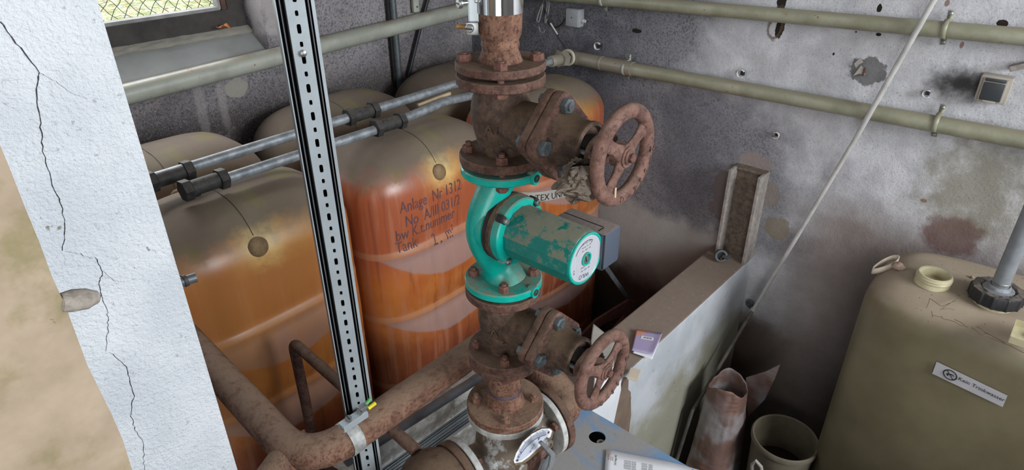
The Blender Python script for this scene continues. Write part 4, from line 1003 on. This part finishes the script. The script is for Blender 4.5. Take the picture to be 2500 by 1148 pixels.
px_plate('bracket', [(1262, 1133), (1280, 1128), (1278, 1160), (1250, 1160)], .69, WPAINT, .01, root)
px_plate('bracket', [(1300, 1112), (1322, 1092), (1326, 1104), (1300, 1160), (1286, 1160)], .70, RUSTW, .01, root)
px_plate('bracket', [(1326, 1120), (1336, 1108), (1334, 1130), (1322, 1165), (1306, 1165)], .675, BRIGHT, .006, root)

# left dome and right elbow flanged to it
root = thing('domed_cap', mc - ma * .15, 'brown rusty domed pipe end bolted left of the mixing valve', 'pipe end')
MB().lathe([(.03, .139), (.088, .139), (.0895, .141), (.0895, .157), (.088, .159), (.03, .159)], mc, (-ma)[:], 64, closed=True).build('flange', RUST, root, 30)
MB().lathe([(.082, .155), (.086, .166), (.097, .185), (.101, .21), (.095, .24), (.079, .268), (.055, .287), (.025, .298), (0, .300)], mc, (-ma)[:], 48).build('dome', CASTB, root, 60)
root = thing('elbow_pipe', mc + ma * .15, 'rusty flanged pipe elbow curving behind the lower valve on its right', 'pipe')
MB().lathe([(.03, .139), (.090, .139), (.0915, .141), (.0915, .157), (.090, .159), (.03, .159)], mc, ma[:], 64, closed=True).build('flange', RUST, root, 30)
q0 = mc + ma * .155
MB().tube(fillet([q0, q0 + ma * .075, V(q0.x + .075, .955, -1.17), V(.99, .965, -1.085)], .065, 14), .043, 32).build('elbow', RUSTP, root, 70)

# ------------------------------------------------------------------ big rusty pipe
BZ, BY = -1.088, .965
bx_l = .435
root = thing('rusty_main_pipe', (bx_l, BY, BZ), 'thick rusty main pipe bending at lower left and running behind the column', 'pipe')
far = onZ(505, 868, BZ) 
P_ = fillet([V(far.x - .0, 1.6, BZ), V(bx_l - .005, BY + .0, BZ), V(.99, BY, BZ)], .11, 16)
MB().tube(P_, .0385, 36).build('pipe', RUSTP, root, 70)
MB().tube(fillet([onZ(760, 1085, BZ - .0), onZ(700, 1118, BZ - .012), onZ(640, 1200, -1.13)], .05), .036, 32).build('branch', RUSTP, root, 70)
cx_ = onY(868, 1050, BY - .03).x
root = thing('earthing_clamp', (cx_, BY, BZ), 'galvanised strap clamp with screws and yellow-green wire ends on the rusty pipe', 'clamp')
MB().lathe([(.0390, -.015), (.0405, -.015), (.0405, .015), (.0390, .015)], (cx_, BY, BZ), (1, 0, 0), 48, closed=True).build('strap', STRAPM, root, 30)
bq = onY(862, 1020, BY - .028)
ub = MB().box(bq, (.062, .020, .003), bev=.0008).box(bq + V(0, -.0095, -.007), (.062, .002, .014)).box(bq + V(0, .0095, -.007), (.062, .002, .014)).build('bracket', ZINC, root, 0)
for dx_ in (-.012, .018): slotscrew(root, bq + V(dx_, -.002, .006), (-.2, -.3, 1), .0075, .01)
MB().box(bq + V(.026, 0, .008), (.02, .014, .014), bev=.002).build('terminal', BRIGHT, root, 30)
MB().cyl(bq + V(.034, 0, .012), bq + V(.050, .002, .017), .0042, 12).build('wire_sleeve', YG, root)
MB().cyl(bq + V(.036, -.006, .004), bq + V(.054, -.009, .009), .0045, 12).build('wire_sleeve', YELLOW, root)

# bent small rusty pipe
p0 = onZ(715, 835, -1.165)
root = tag(MB().tube(fillet([V(p0.x, p0.y, -2.3), p0, onZ(1015, 1100, -1.195)], .03), .0155, 20).build('bent_pipe', RUST), 'thin bent rusty pipe rising left of the strut and passing under the main pipe', 'pipe')
# blue-grey pipe
a, b = onY(931, 1073, 1.12), onY(1140, 941, 1.12); d_ = b - a
root = thing('dark_pipe', a, 'slim blue-grey pipe running under and beside the thick rusty pipe', 'pipe')
MB().tube([a - d_ * .35, b + d_ * .6], .0150, 20).build('pipe', DARKP, root)
# aluminium profile rails in front of the masonry
for (k, lab) in ((0, 'front grey aluminium profile rail lying along the whitewashed masonry'), (1, 'rear grey aluminium profile rail lying beside the masonry')):
    a, b = onY(1000 - 10 * k, 1134 - 16 * k, 1.07 + .025 * k), onY(1150 - 10 * k, 1026 - 16 * k, 1.07 + .025 * k); d_ = b - a; a = a - d_ * .8; b = b + d_ * .3; L = (b - a).length
    Rr_ = Matrix(((b - a).normalized(), V(0, 1, 0), (b - a).normalized().cross(V(0, 1, 0)))).transposed()
    m = MB(); c_ = (a + b) / 2
    m.box(c_, (L, .020, .003), R=Rr_)
    for s_ in (-1, 1): m.box(c_ + V(0, s_ * .0088, 0) + Rr_ @ V(0, 0, .005), (L, .0028, .010), R=Rr_)
    m.box(c_ + Rr_ @ V(0, 0, .004), (L, .003, .008), R=Rr_)
    tag(m.build('profile_rail', ZINC, smooth=0), lab, 'rail', 'aluminium profile rails')

# rag / foil hanging from the upper spindle
m = MB(); random.seed(5)
c0 = onY(1398, 450, .58)
def ragp(u, v):
    a = u * 2 * PI; t = v
    cen = onY(1418 - 14 * math.sin(t * 3) + 10 * t , 398 + 88 * t, .56)
    w_ = .005 + .026 * math.sin(PI * min(1, t * .92 + .08)) ** .7
    p_ = cen + V(w_ * 1.15 * math.cos(a), -.6 * w_ * math.sin(a), 0)
    nn = mnoise.noise(V(u * 5 + 3, v * 6, 1.3)) * .018 + mnoise.noise(V(u * 13, v * 15, 7)) * .008
    fold = abs(mnoise.noise(V(math.cos(a) * 2.2, math.sin(a) * 2.2, v * 5))) * .02
    return p_ + V(math.cos(a), -.5 * math.sin(a), .35 * math.sin(a * 3)) * (nn + fold)
m.grid(70, 60, ragp); root = m.build('crumpled_foil', RAG, smooth=25); tag(root, 'dusty crumpled foil or cloth hanging behind the upper handwheel', 'rag')
root.data.validate()
LP1, LP2, LP3 = 128, 38, 12
# ------------------------------------------------------------------ blue steel casing with hole
BT = -1.5
x0, x1, y0, y1 = .995, 1.322, -.55, .868
hc = onZ(1458, 1067, BT); hr = .0255
root = thing('blue_casing', ((x0 + x1) / 2, (y0 + y1) / 2, ZF), 'dusty blue steel casing with a round hole in its top', 'casing')
m = MB(); n_ = 32; vs = []
for lz in (0, -.004):
    for i in range(n_): a = 2 * PI * i / n_; vs.append(V(hc.x + hr * math.cos(a), hc.y + hr * math.sin(a), BT + lz))
    for i in range(n_):
        a = 2 * PI * i / n_; c_, s_ = math.cos(a), math.sin(a)
        kx = ((x1 - hc.x) if c_ > 0 else (hc.x - x0)) / max(1e-6, abs(c_)); ky = ((y1 - hc.y) if s_ > 0 else (hc.y - y0)) / max(1e-6, abs(s_)); k = min(kx, ky)
        vs.append(V(hc.x + c_ * k, hc.y + s_ * k, BT + lz))
for cx0, cy0 in ((x1, y1), (x0, y1), (x0, y0), (x1, y0)):       # snap nearest border vertex to each corner
    for base in (n_, 3 * n_):
        j = min(range(base, base + n_), key=lambda q: (vs[q].x - cx0) ** 2 + (vs[q].y - cy0) ** 2); vs[j].x = cx0; vs[j].y = cy0
fs = []
for i in range(n_):
    j = (i + 1) % n_; fs += [(i, j, n_ + j, n_ + i), (2 * n_ + i, 3 * n_ + i, 3 * n_ + j, 2 * n_ + j), (i, 2 * n_ + i, 2 * n_ + j, j)]
m.addf(vs, fs)
m.build('top_plate', BLUE, root, 0)
m = MB()
for (c_, s_) in ((((x0 + x1) / 2, y1 - .001, (BT + ZF) / 2 - .002), (x1 - x0, .002, BT - ZF - .004)), (((x0 + x1) / 2, y0, (BT + ZF) / 2 - .002), (x1 - x0, .002, BT - ZF - .004)), ((x0 + .001, (y0 + y1) / 2, (BT + ZF) / 2 - .002), (.002, y1 - y0, BT - ZF - .004)), ((x1 - .001, (y0 + y1) / 2, (BT + ZF) / 2 - .002), (.002, y1 - y0, BT - ZF - .004))): m.box(c_, s_)
m.build('side_panel', BLUE, root, 0)
MB().cyl((hc.x + .004, hc.y - .012, BT - .10), (hc.x + .004, hc.y - .012, BT - .022), .012, 20).build('inner_bush', BRIGHT, root)
MB().lathe([(.006, 0), (.0125, 0), (.0125, .006), (.006, .006)], (hc.x + .004, hc.y - .012, BT - .024), seg=24, closed=True).build('bush_ring', CREAM, root)
# printed sheet on the casing
def sheet(name, pts, z, mat, label, cat, lift=None, nu=16, nv=8, plane=None, solid=.0008):
    f = plane or (lambda x, y: onZ(x, y, z)); A, B, C_, D_ = [f(*p) for p in pts]
    m = MB(); m.grid(nu, nv, lambda u, v: A.lerp(B, u).lerp(D_.lerp(C_, u), v) + V(0, 0, lift(u, v) if lift else 0)); o = m.build(name, mat, smooth=60, solid=solid); tag(o, label, cat); return o, (A, B, C_, D_)
o, (A, B, C_, D_) = sheet('printed_sheet', [(1480, 1099), (1720, 1146), (1715, 1300), (1466, 1290)], BT + .004, PAPER, 'white printed sheet with small columns of text on the blue casing', 'paper', lambda u, v: .002 - .05 * max(0, u - .62) ** 1.5)
ux, uy = (B - A).normalized(), (A - D_).normalized()
def onsheet(u, v): return A.lerp(B, u).lerp(D_.lerp(C_, u), v) + V(0, 0, .0035 - .05 * max(0, u - .62) ** 1.5)
text('print', 'CO Rega AG', .0072, BLKINK, onsheet(.105, .13), uy, -ux, o, 0.0001)
text('print', 'Bestellung', .006, m_plain('reddish print', (.35, .12, .12), .7), onsheet(.03, .10), uy, -ux, o, .0001)
for i, uu in enumerate((.055, .075, .2, .215, .23, .245, .26, .28, .295, .31, .38, .395, .41, .425, .45, .465, .48)):
    text('print', 'IIIII IIII IIIIII III' if i % 2 else 'III IIIIII III IIII', .0042, CONDUIT, onsheet(uu, .12 + (.05 if i > 1 else 0)), uy, -ux, o, .00005, sx=1.5 if i > 1 else .7)

# brochure and papers on the low wall
o, _ = sheet('white_sheet', [(1560, 812), (1616, 819), (1592, 880), (1545, 864)], -1.523, PAPER, 'white sheet under the lilac brochure on the low wall', 'paper', lambda u, v: .004)
o, (A, B, C_, D_) = sheet('brochure', [(1554, 805), (1618, 816), (1594, 868), (1542, 857)], -1.517, [LILAC, ORNG], 'lilac and orange brochure with barcode lying on the low wall', 'brochure', lambda u, v: .002 + .022 * max(0, u - .72) ** 1.2)
for p_ in o.data.polygons:
    c_ = p_.center; u = (c_ - A).dot((B - A)) / (B - A).length_squared; v = (c_ - A).dot(D_ - A) / (D_ - A).length_squared
    if u < .55 and v < .36 * (1 - u / .55): p_.material_index = 1
q = A.lerp(B, .5).lerp(D_.lerp(C_, .5), .34) + V(0, 0, .0035)
bl = MB().box(q, (.045, .018, .0006), R=orient((0, 0, 1), (B - A)[:])).build('barcode_label', PAPER, o, 0)
m = MB(); uu_ = (B - A).normalized(); vv_ = V(-uu_.y, uu_.x, 0)
for i in range(9): m.box(q + uu_ * (-.014 + .0036 * i) + V(0, 0, .0006), (.0018 if i % 3 else .0008, .009, .0004), R=orient((0, 0, 1), uu_[:]))
m.build('barcode', BLKINK, bl, 0)
sheet('curled_paper', [(1447, 806), (1500, 838), (1498, 905), (1436, 880)], -1.50, PAPERD, 'dusty pale paper curling up on the low wall behind the lower handwheel', 'paper', lambda u, v: .03 * (1 - v) * (1 - u) + .01 * u)
fy = lambda Y: (lambda x, y: onY(x, y, Y))
a = onZ(1542, 912, -1.512)
tag(MB().box(a + V(.0, -.01, 0), (.052, .036, .012), R=Matrix.Rotation(rad(20), 3, 'Z'), bev=.001).build('foam_block', CREAM, smooth=0), 'small cream foam block jammed beside the low wall right of the lower wheel', 'block')
def slab(name, pts, Y, mat, th, label, cat):
    q = [onY(x, y, Y) for x, y in pts]; c_ = sum(q, V(0, 0, 0)) / len(q); Rr_ = Matrix((V(1, 0, 0), V(0, 0, 1), V(0, -1, 0))).transposed()
    return tag(MB().prism([((p - c_).x, (p - c_).z) for p in q], c_, Rr_, th).build(name, mat, smooth=0), label, cat)
slab('cardboard_piece', [(1523, 922), (1532, 922), (1531, 950), (1537, 956), (1538, 1012), (1530, 1075), (1484, 1060), (1512, 956)], .870, CARD, .005, 'torn brown cardboard leaning between the blue casing and low wall', 'cardboard')
slab('white_board', [(1455, 885), (1512, 900), (1514, 950), (1490, 1060), (1440, 1040)], .862, PAPER, .004, 'white board standing behind the lower handwheel', 'board')

# debris in the pit
a, b = onY(1470, 640, 1.32), onY(1542, 742, 1.32)
tag(MB().box((a + b) / 2, ((b - a).length, .006, .022), R=Matrix(((b - a).normalized(), V(0, 1, 0), (b - a).normalized().cross(V(0, 1, 0)))).transposed()).build('metal_strip', CONDUIT, smooth=0), 'thin grey strip slanting down into the dark pit behind the low wall', 'strip')
m = MB(); q = [onY(x, y, 1.28) for x, y in ((1533, 732), (1549, 735), (1540, 770), (1500, 812), (1494, 806), (1528, 765), (1470, 790), (1430, 838), (1405, 832), (1455, 780))]
m.addf(q, [tuple(range(len(q)))])
tag(m.build('broken_board', m_plain('dark red board', (.11, .05, .04), .85, 0, .4, 30), smooth=0, solid=.012), 'broken dark reddish board lying in the pit behind the low wall', 'board')

# ------------------------------------------------------------------ plastic container
CXc, CYc, hx_, hy_, ct = 2.348, -.355, .242, .70, -1.185
root = thing('plastic_container', (CXc, CYc, ZF), 'large dusty yellowed plastic water container standing by right wall', 'container')
m = MB(); NA = 120; Z = [ZF, ZF + .05] + [ZF + .05 + (ct - .13 - ZF - .05) * i / 24 for i in range(1, 25)] + [ct - .13 + .13 * math.sin(i / 14 * PI / 2) for i in range(1, 15)]; vs = []
def cont(a, z):
    q = max(0, (z - (ct - .13)) / .13); c_ = 1 - math.sqrt(max(0, 1 - q * q)); ins = .115 * c_
    t_ = (z - ZF) / (ct - ZF); hx2 = hx_ - ins + .012 * (1 - t_); hy2 = hy_ - ins + .008 * (1 - t_); e = 2 / 5.5 if True else 0
    cc_, ss_ = math.cos(a), math.sin(a); x = hx2 * math.copysign(abs(cc_) ** (2 / 3.6), cc_); y = hy2 * math.copysign(abs(ss_) ** (2 / 6.5), ss_)
    return V(CXc + x, CYc + y, z + (.004 * mnoise.noise(V(x * 8, y * 8, 0)) if q > .9 else 0))
for z in Z:
    for i in range(NA): vs.append(cont(2 * PI * (i + .5) / NA, z))
fs = [(l * NA + i, l * NA + (i + 1) % NA, (l + 1) * NA + (i + 1) % NA, (l + 1) * NA + i) for l in range(len(Z) - 1) for i in range(NA)]
k = (len(Z) - 1) * NA
for rr_, dz in ((.6, .004), (.0, .005)):
    if rr_: 
        b_ = len(vs)
        for i in range(NA): p_ = vs[k + i]; vs.append(V(CXc + (p_.x - CXc) * rr_, CYc + (p_.y - CYc) * rr_, ct + dz))
        fs += [(k + i, k + (i + 1) % NA, b_ + (i + 1) % NA, b_ + i) for i in range(NA)]; k = b_
vs.append(V(CXc, CYc, ct + .005)); fs += [(k + i, k + (i + 1) % NA, len(vs) - 1) for i in range(NA)]
m.addf(vs, fs); m.build('body', CONT, root, 80)
n1 = onZ(2276, 690, ct + .0)
nk = MB().lathe([(.042, .034), (.047, .036), (.050, .034), (.0505, .029), (.053, .027), (.053, .023), (.0505, .021), (.053, .018), (.053, .014), (.051, .011), (.052, .006), (.053, -.004), (.040, -.004), (.040, .030)], n1, (0, 0, 1), 64, closed=True).build('threaded_neck', NECK, root)
MB().lathe([(.0, .001), (.0405, .001), (.0405, .002), (0, .002)], n1, (0, 0, 1), 40).build('neck_floor', NECK, nk)
n2 = onZ(2424, 738, ct + .0)
nk2 = MB().lathe([(.058, -.004), (.058, .012), (.052, .014), (.05, .014), (.05, -.004)], n2, (0, 0, 1), 56, closed=True).build('threaded_neck', NECK, root)
m = MB(); NB = 96; prof = []
vs = []
for i in range(NB):
    a = 2 * PI * i / NB; w = (i % 8) / 8; rr = .0705 + (.003 if w < .25 else -.0005)
    for (k_, z) in ((1, .012), (1, .046), (.96, .052), (.70, .054), (.64, .050), (.64, .047)): vs.append(n2 + V(rr * k_ * math.cos(a), rr * k_ * math.sin(a), z))
fs = [(i * 6 + q, ((i + 1) % NB) * 6 + q, ((i + 1) % NB) * 6 + q + 1, i * 6 + q + 1) for i in range(NB) for q in range(5)]; fs.append([i * 6 + 5 for i in range(NB)])
m.addf(vs, fs); m.build('screw_cap', m_plain('black screw cap', (.018, .018, .02), .45, 0, .2, 30, 0, (.15, .125, .10), .95), root, 35)
m = MB(); m.lathe([(.043, .046), (.043, .051), (.032, .054), (.030, .064), (.0265, .066), (.0265, .062)], n2, (0, 0, 1), 40); m.build('bushing', GALV, root)
sp = thing('standpipe', n2 + V(0, 0, .05), 'grey pipe standing upright in the black container cap', 'pipe')
MB().cyl(n2 + V(0, 0, .05), n2 + V(0, 0, .95), .0235, 32).build('tube', m_plain('grey pvc', (.22, .235, .25), .4, 0, .2, 25, 0, (.3, .27, .23), .5), sp)
MB().lathe([(.0235, .07), (.0255, .072), (.0255, .076), (.0235, .078)], n2, (0, 0, 1), 32).build('collar', BRIGHT, sp)
# strap loop, crumb, tray, leaf, stalks
qa, qb = onZ(2128, 668, ct - .055), onZ(2190, 638, ct - .004); c_ = (qa + qb) / 2; ea = (qb - qa).normalized(); eb = ea.cross(V(0, 0, 1)).normalized()
pts = [c_ + ea * ((qb - qa).length / 2) * math.cos(t) + eb * (.018 + .005 * math.cos(t)) * math.sin(t) for t in [2 * PI * i / 48 for i in range(49)]]
m = MB(); m.grid(48, 1, lambda u, v: pts[int(round(u * 48))] + V(.0, 0, .022 * v)); tag(m.build('strap_loop', NECKD if 'NECKD' in globals() else CREAM, smooth=50, solid=.003), 'flat cream plastic loop lying on the far corner of the container', 'loop')
def pebble(px, py, r, mat, label, z=ct + .004, name='pebble', cat='crumb', seed=1):
    c_ = onZ(px, py, z + r * .4); bm = bmesh.new(); bmesh.ops.create_icosphere(bm, subdivisions=3, radius=r)
    for v in bm.verts: v.co *= 1 + .45 * mnoise.noise(v.co * (1.4 / r) + V(seed, 0, 0)); v.co.z *= .75
    m = MB(); m.bm(bm, lambda p: p + c_); return tag(m.build(name, mat, smooth=40), label, cat)
pebble(2195, 650, .017, STONE, 'pinkish mortar crumb beside the cream loop on container', ct - .006); pebble(2374, 677, .006, STONE, 'tiny pale crumb between the open neck and black cap', seed=4)
t0 = onZ(2461, 836, ct + .006); root = thing('plastic_tray', t0, 'small pale yellow square plastic tray at the right edge of container top', 'tray')
tl, tw_, th = .105, .11, .022; cc = t0 + V(tl / 2, -tw_ / 2, 0)
MB().box(cc + V(0, 0, .001), (tl, tw_, .003)).box(cc + V(-tl / 2, 0, th / 2), (.003, tw_, th)).box(cc + V(tl / 2, 0, th / 2), (.003, tw_, th)).box(cc + V(0, tw_ / 2, th / 2), (tl, .003, th)).box(cc + V(0, -tw_ / 2, th / 2), (tl, .003, th)).build('shell', NECK, root, 0)
MB().lathe([(.02, 0), (.02, .016), (.014, .018)], cc + V(.01, -.01, .002), (0, 0, 1), 24).build('socket', NECK, root)
p = onZ(2492, 731, ct + .01); m = MB(); m.grid(8, 5, lambda u, v: p + V((v - .5) * .022, (u - .5) * -.05, .004 + .006 * math.sin(u * 4) + .003 * math.cos(v * 4)))
tag(m.build('dry_leaf', LEAFM, smooth=60, solid=.0015), 'bright orange dry leaf beside the black cap', 'leaf')
random.seed(9)
sticks = [((2262, 752), (2270, 728)), ((2272, 730), (2298, 748)), ((2296, 757), (2340, 728)), ((2300, 748), (2334, 735)), ((2302, 755), (2330, 757)), ((2274, 760), (2276, 775)), ((2276, 770), (2310, 782)), ((2310, 780), (2345, 795)), ((2345, 795), (2372, 800)), ((2372, 800), (2395, 818)), ((2330, 780), (2362, 800)), ((2385, 798), (2405, 812)), ((2405, 812), (2455, 838)), ((2400, 820), (2420, 822)), ((2420, 826), (2500, 862))]
for i, (a, b) in enumerate(sticks):
    a3, b3 = onZ(*a, ct + .007), onZ(*b, ct + .007); mid = (a3 + b3) / 2 + V(random.uniform(-.004, .004), random.uniform(-.004, .004), .003)
    q = (a3 - b3).length
    tag(MB().tube([a3, mid, b3], .0009 + (.0006 if i > 11 else 0), 6).build('dry_stalk', TWIG), 'thin dry brown stalk lying on the dusty container top', 'stalk', 'dry stalks on the container')
# label
fx = 2.0995
Lq = [onX(2287, 883, fx), onX(2460, 966, fx), onX(2448, 994, fx), onX(2276, 912, fx)]
m = MB(); m.addf([p + V(-.001, 0, 0) for p in Lq], [(0, 1, 2, 3)])
root_c = [o for o in COL.objects if o.name == 'plastic_container'][0]
lb = m.build('label', LABEL, root_c, 0, solid=.0006)
ux = (Lq[1] - Lq[0]).normalized(); up_ = (Lq[0] - Lq[3]).normalized()
nx = V(-.0024, 0, 0)
text('label_text', 'Kein Trinkwasser', .0172, BLKINK, onX(2396, 950, fx) + nx, ux, up_, lb, .0001, sx=1.0, spacing=1.04)
cc = onX(2320, 915, fx) + nx; ring = [cc + ux * .0185 * math.cos(t) + up_ * .0165 * math.sin(t) for t in [2 * PI * i / 40 for i in range(40)]]
m = MB().tube(ring, .0017, 6, closed=True); m.tube([cc - ux * .012 + up_ * .012, cc + ux * .012 - up_ * .012], .0015, 6); m.tube([cc - ux * .010 - up_ * .002, cc + ux * .004 + up_ * .004, cc + ux * .010 + up_ * .001], .0019, 6); m.tube([cc - ux * .006, cc - ux * .006 - up_ * .006], .0022, 6)
m.build('prohibition_sign', BLKINK, lb, 0)

# ------------------------------------------------------------------ sack and bucket
sc = V(2.14, .70, 0)
m = MB()
def sk(u, v):
    a = 2 * PI * u; t = v; z = ZF + (.72) * t
    w1 = .155 - .085 * t ** 1.2; w2 = .115 - .045 * t
    c_, s_ = math.cos(a), math.sin(a); cen = sc + V(.02 * t, .012 * t, 0)
    r = 1 + .10 * mnoise.noise(V(c_ * 1.5, s_ * 1.5, t * 2.2)) + .05 * mnoise.noise(V(c_ * 4, s_ * 4, t * 5))
    return cen + V(w1 * r * math.copysign(abs(c_) ** .7, c_), w2 * r * math.copysign(abs(s_) ** .7, s_), 0) + V(0, 0, z + (.025 * math.sin(2 * a + 1) if t > .97 else 0))
root = thing('empty_sack', (sc.x, sc.y, ZF), 'crumpled printed plastic sack standing between the low wall and bucket', 'sack')
m.grid(64, 60, sk); m.build('bag', SACK, root, 40, solid=.003)
q = [onX(x, y, 2.33) for x, y in ((1822, 922), (1868, 908), (1905, 890), (1892, 925), (1868, 975), (1826, 1018))]
m = MB(); m.addf(q, [tuple(range(len(q)))]); m.build('flap', SACK, root, 0, solid=.006)
bc = onZ(1936, 1062, -2.03) + V(-.03, .02, 0)
root = thing('bucket', (bc.x, bc.y, ZF), 'dirty cream plastic bucket on the floor left of the container', 'bucket')
m = MB(); m.lathe([(.095, ZF + 0), (.100, ZF + .02), (.124, -2.06), (.131, -2.055), (.132, -2.035), (.127, -2.03), (.121, -2.034), (.119, -2.06), (.094, ZF + .03), (0, ZF + .025)], (bc.x, bc.y, 0), seg=64); m.build('pail', BUCKET, root, 50)
MB().lathe([(0, -2.20), (.11, -2.20), (.11, -2.21), (0, -2.21)], (bc.x, bc.y, 0), seg=40).build('contents', SOILSHADE, root)  # near-black dirt disc, deep shadow inside the bucket put into its colour
q = [onX(x, y, 1.98) for x, y in ((1838, 1148), (1840, 1128), (1850, 1122), (1862, 1138), (1860, 1160))]
m = MB(); m.tube([onX(1836, 1165, 1.95), onX(1836, 1135, 1.95), onX(1846, 1126, 1.95), onX(1858, 1140, 1.95), onX(1862, 1165, 1.95)], .007, 10)
tag(m.build('plastic_loop', PAPERD), 'dirty white plastic loop poking up in front of the bucket', 'loop')

# ------------------------------------------------------------------ light
def area(name, loc, rot, sx, sy, power, col):
    l = bpy.data.lights.new(name, 'AREA'); l.shape = 'RECTANGLE'; l.size = sx; l.size_y = sy; l.energy = power; l.color = col
    o = bpy.data.objects.new(name, l); COL.objects.link(o); o.location = loc; o.rotation_euler = rot; return o
area('window_light_rear', (1.35, -2.97, .55), (rad(80), 0, rad(0)), 1.7, 1.35, LP1, (.93, .97, 1.0))
area('fill_light_side', (-1.78, -1.3, -.2), (rad(88), 0, rad(-90)), 1.7, 2.0, LP2, (1.0, .98, .95))  # added fill lamp at an unseen side opening
area('window_light_left', (.78, 2.95, .1), (rad(100), 0, rad(180)), 1.2, 1.1, LP3, (.95, .98, 1.0))
w = bpy.data.worlds.new('world'); S.world = w; w.use_nodes = True; bg = w.node_tree.nodes['Background']; bg.inputs[0].default_value = (.85, .93, 1, 1); bg.inputs[1].default_value = 1.3
sun = bpy.data.lights.new('sun', 'SUN'); sun.energy = 1.5; sun.angle = .3; so = bpy.data.objects.new('sun', sun); COL.objects.link(so); so.rotation_euler = (rad(-35), rad(10), 0)
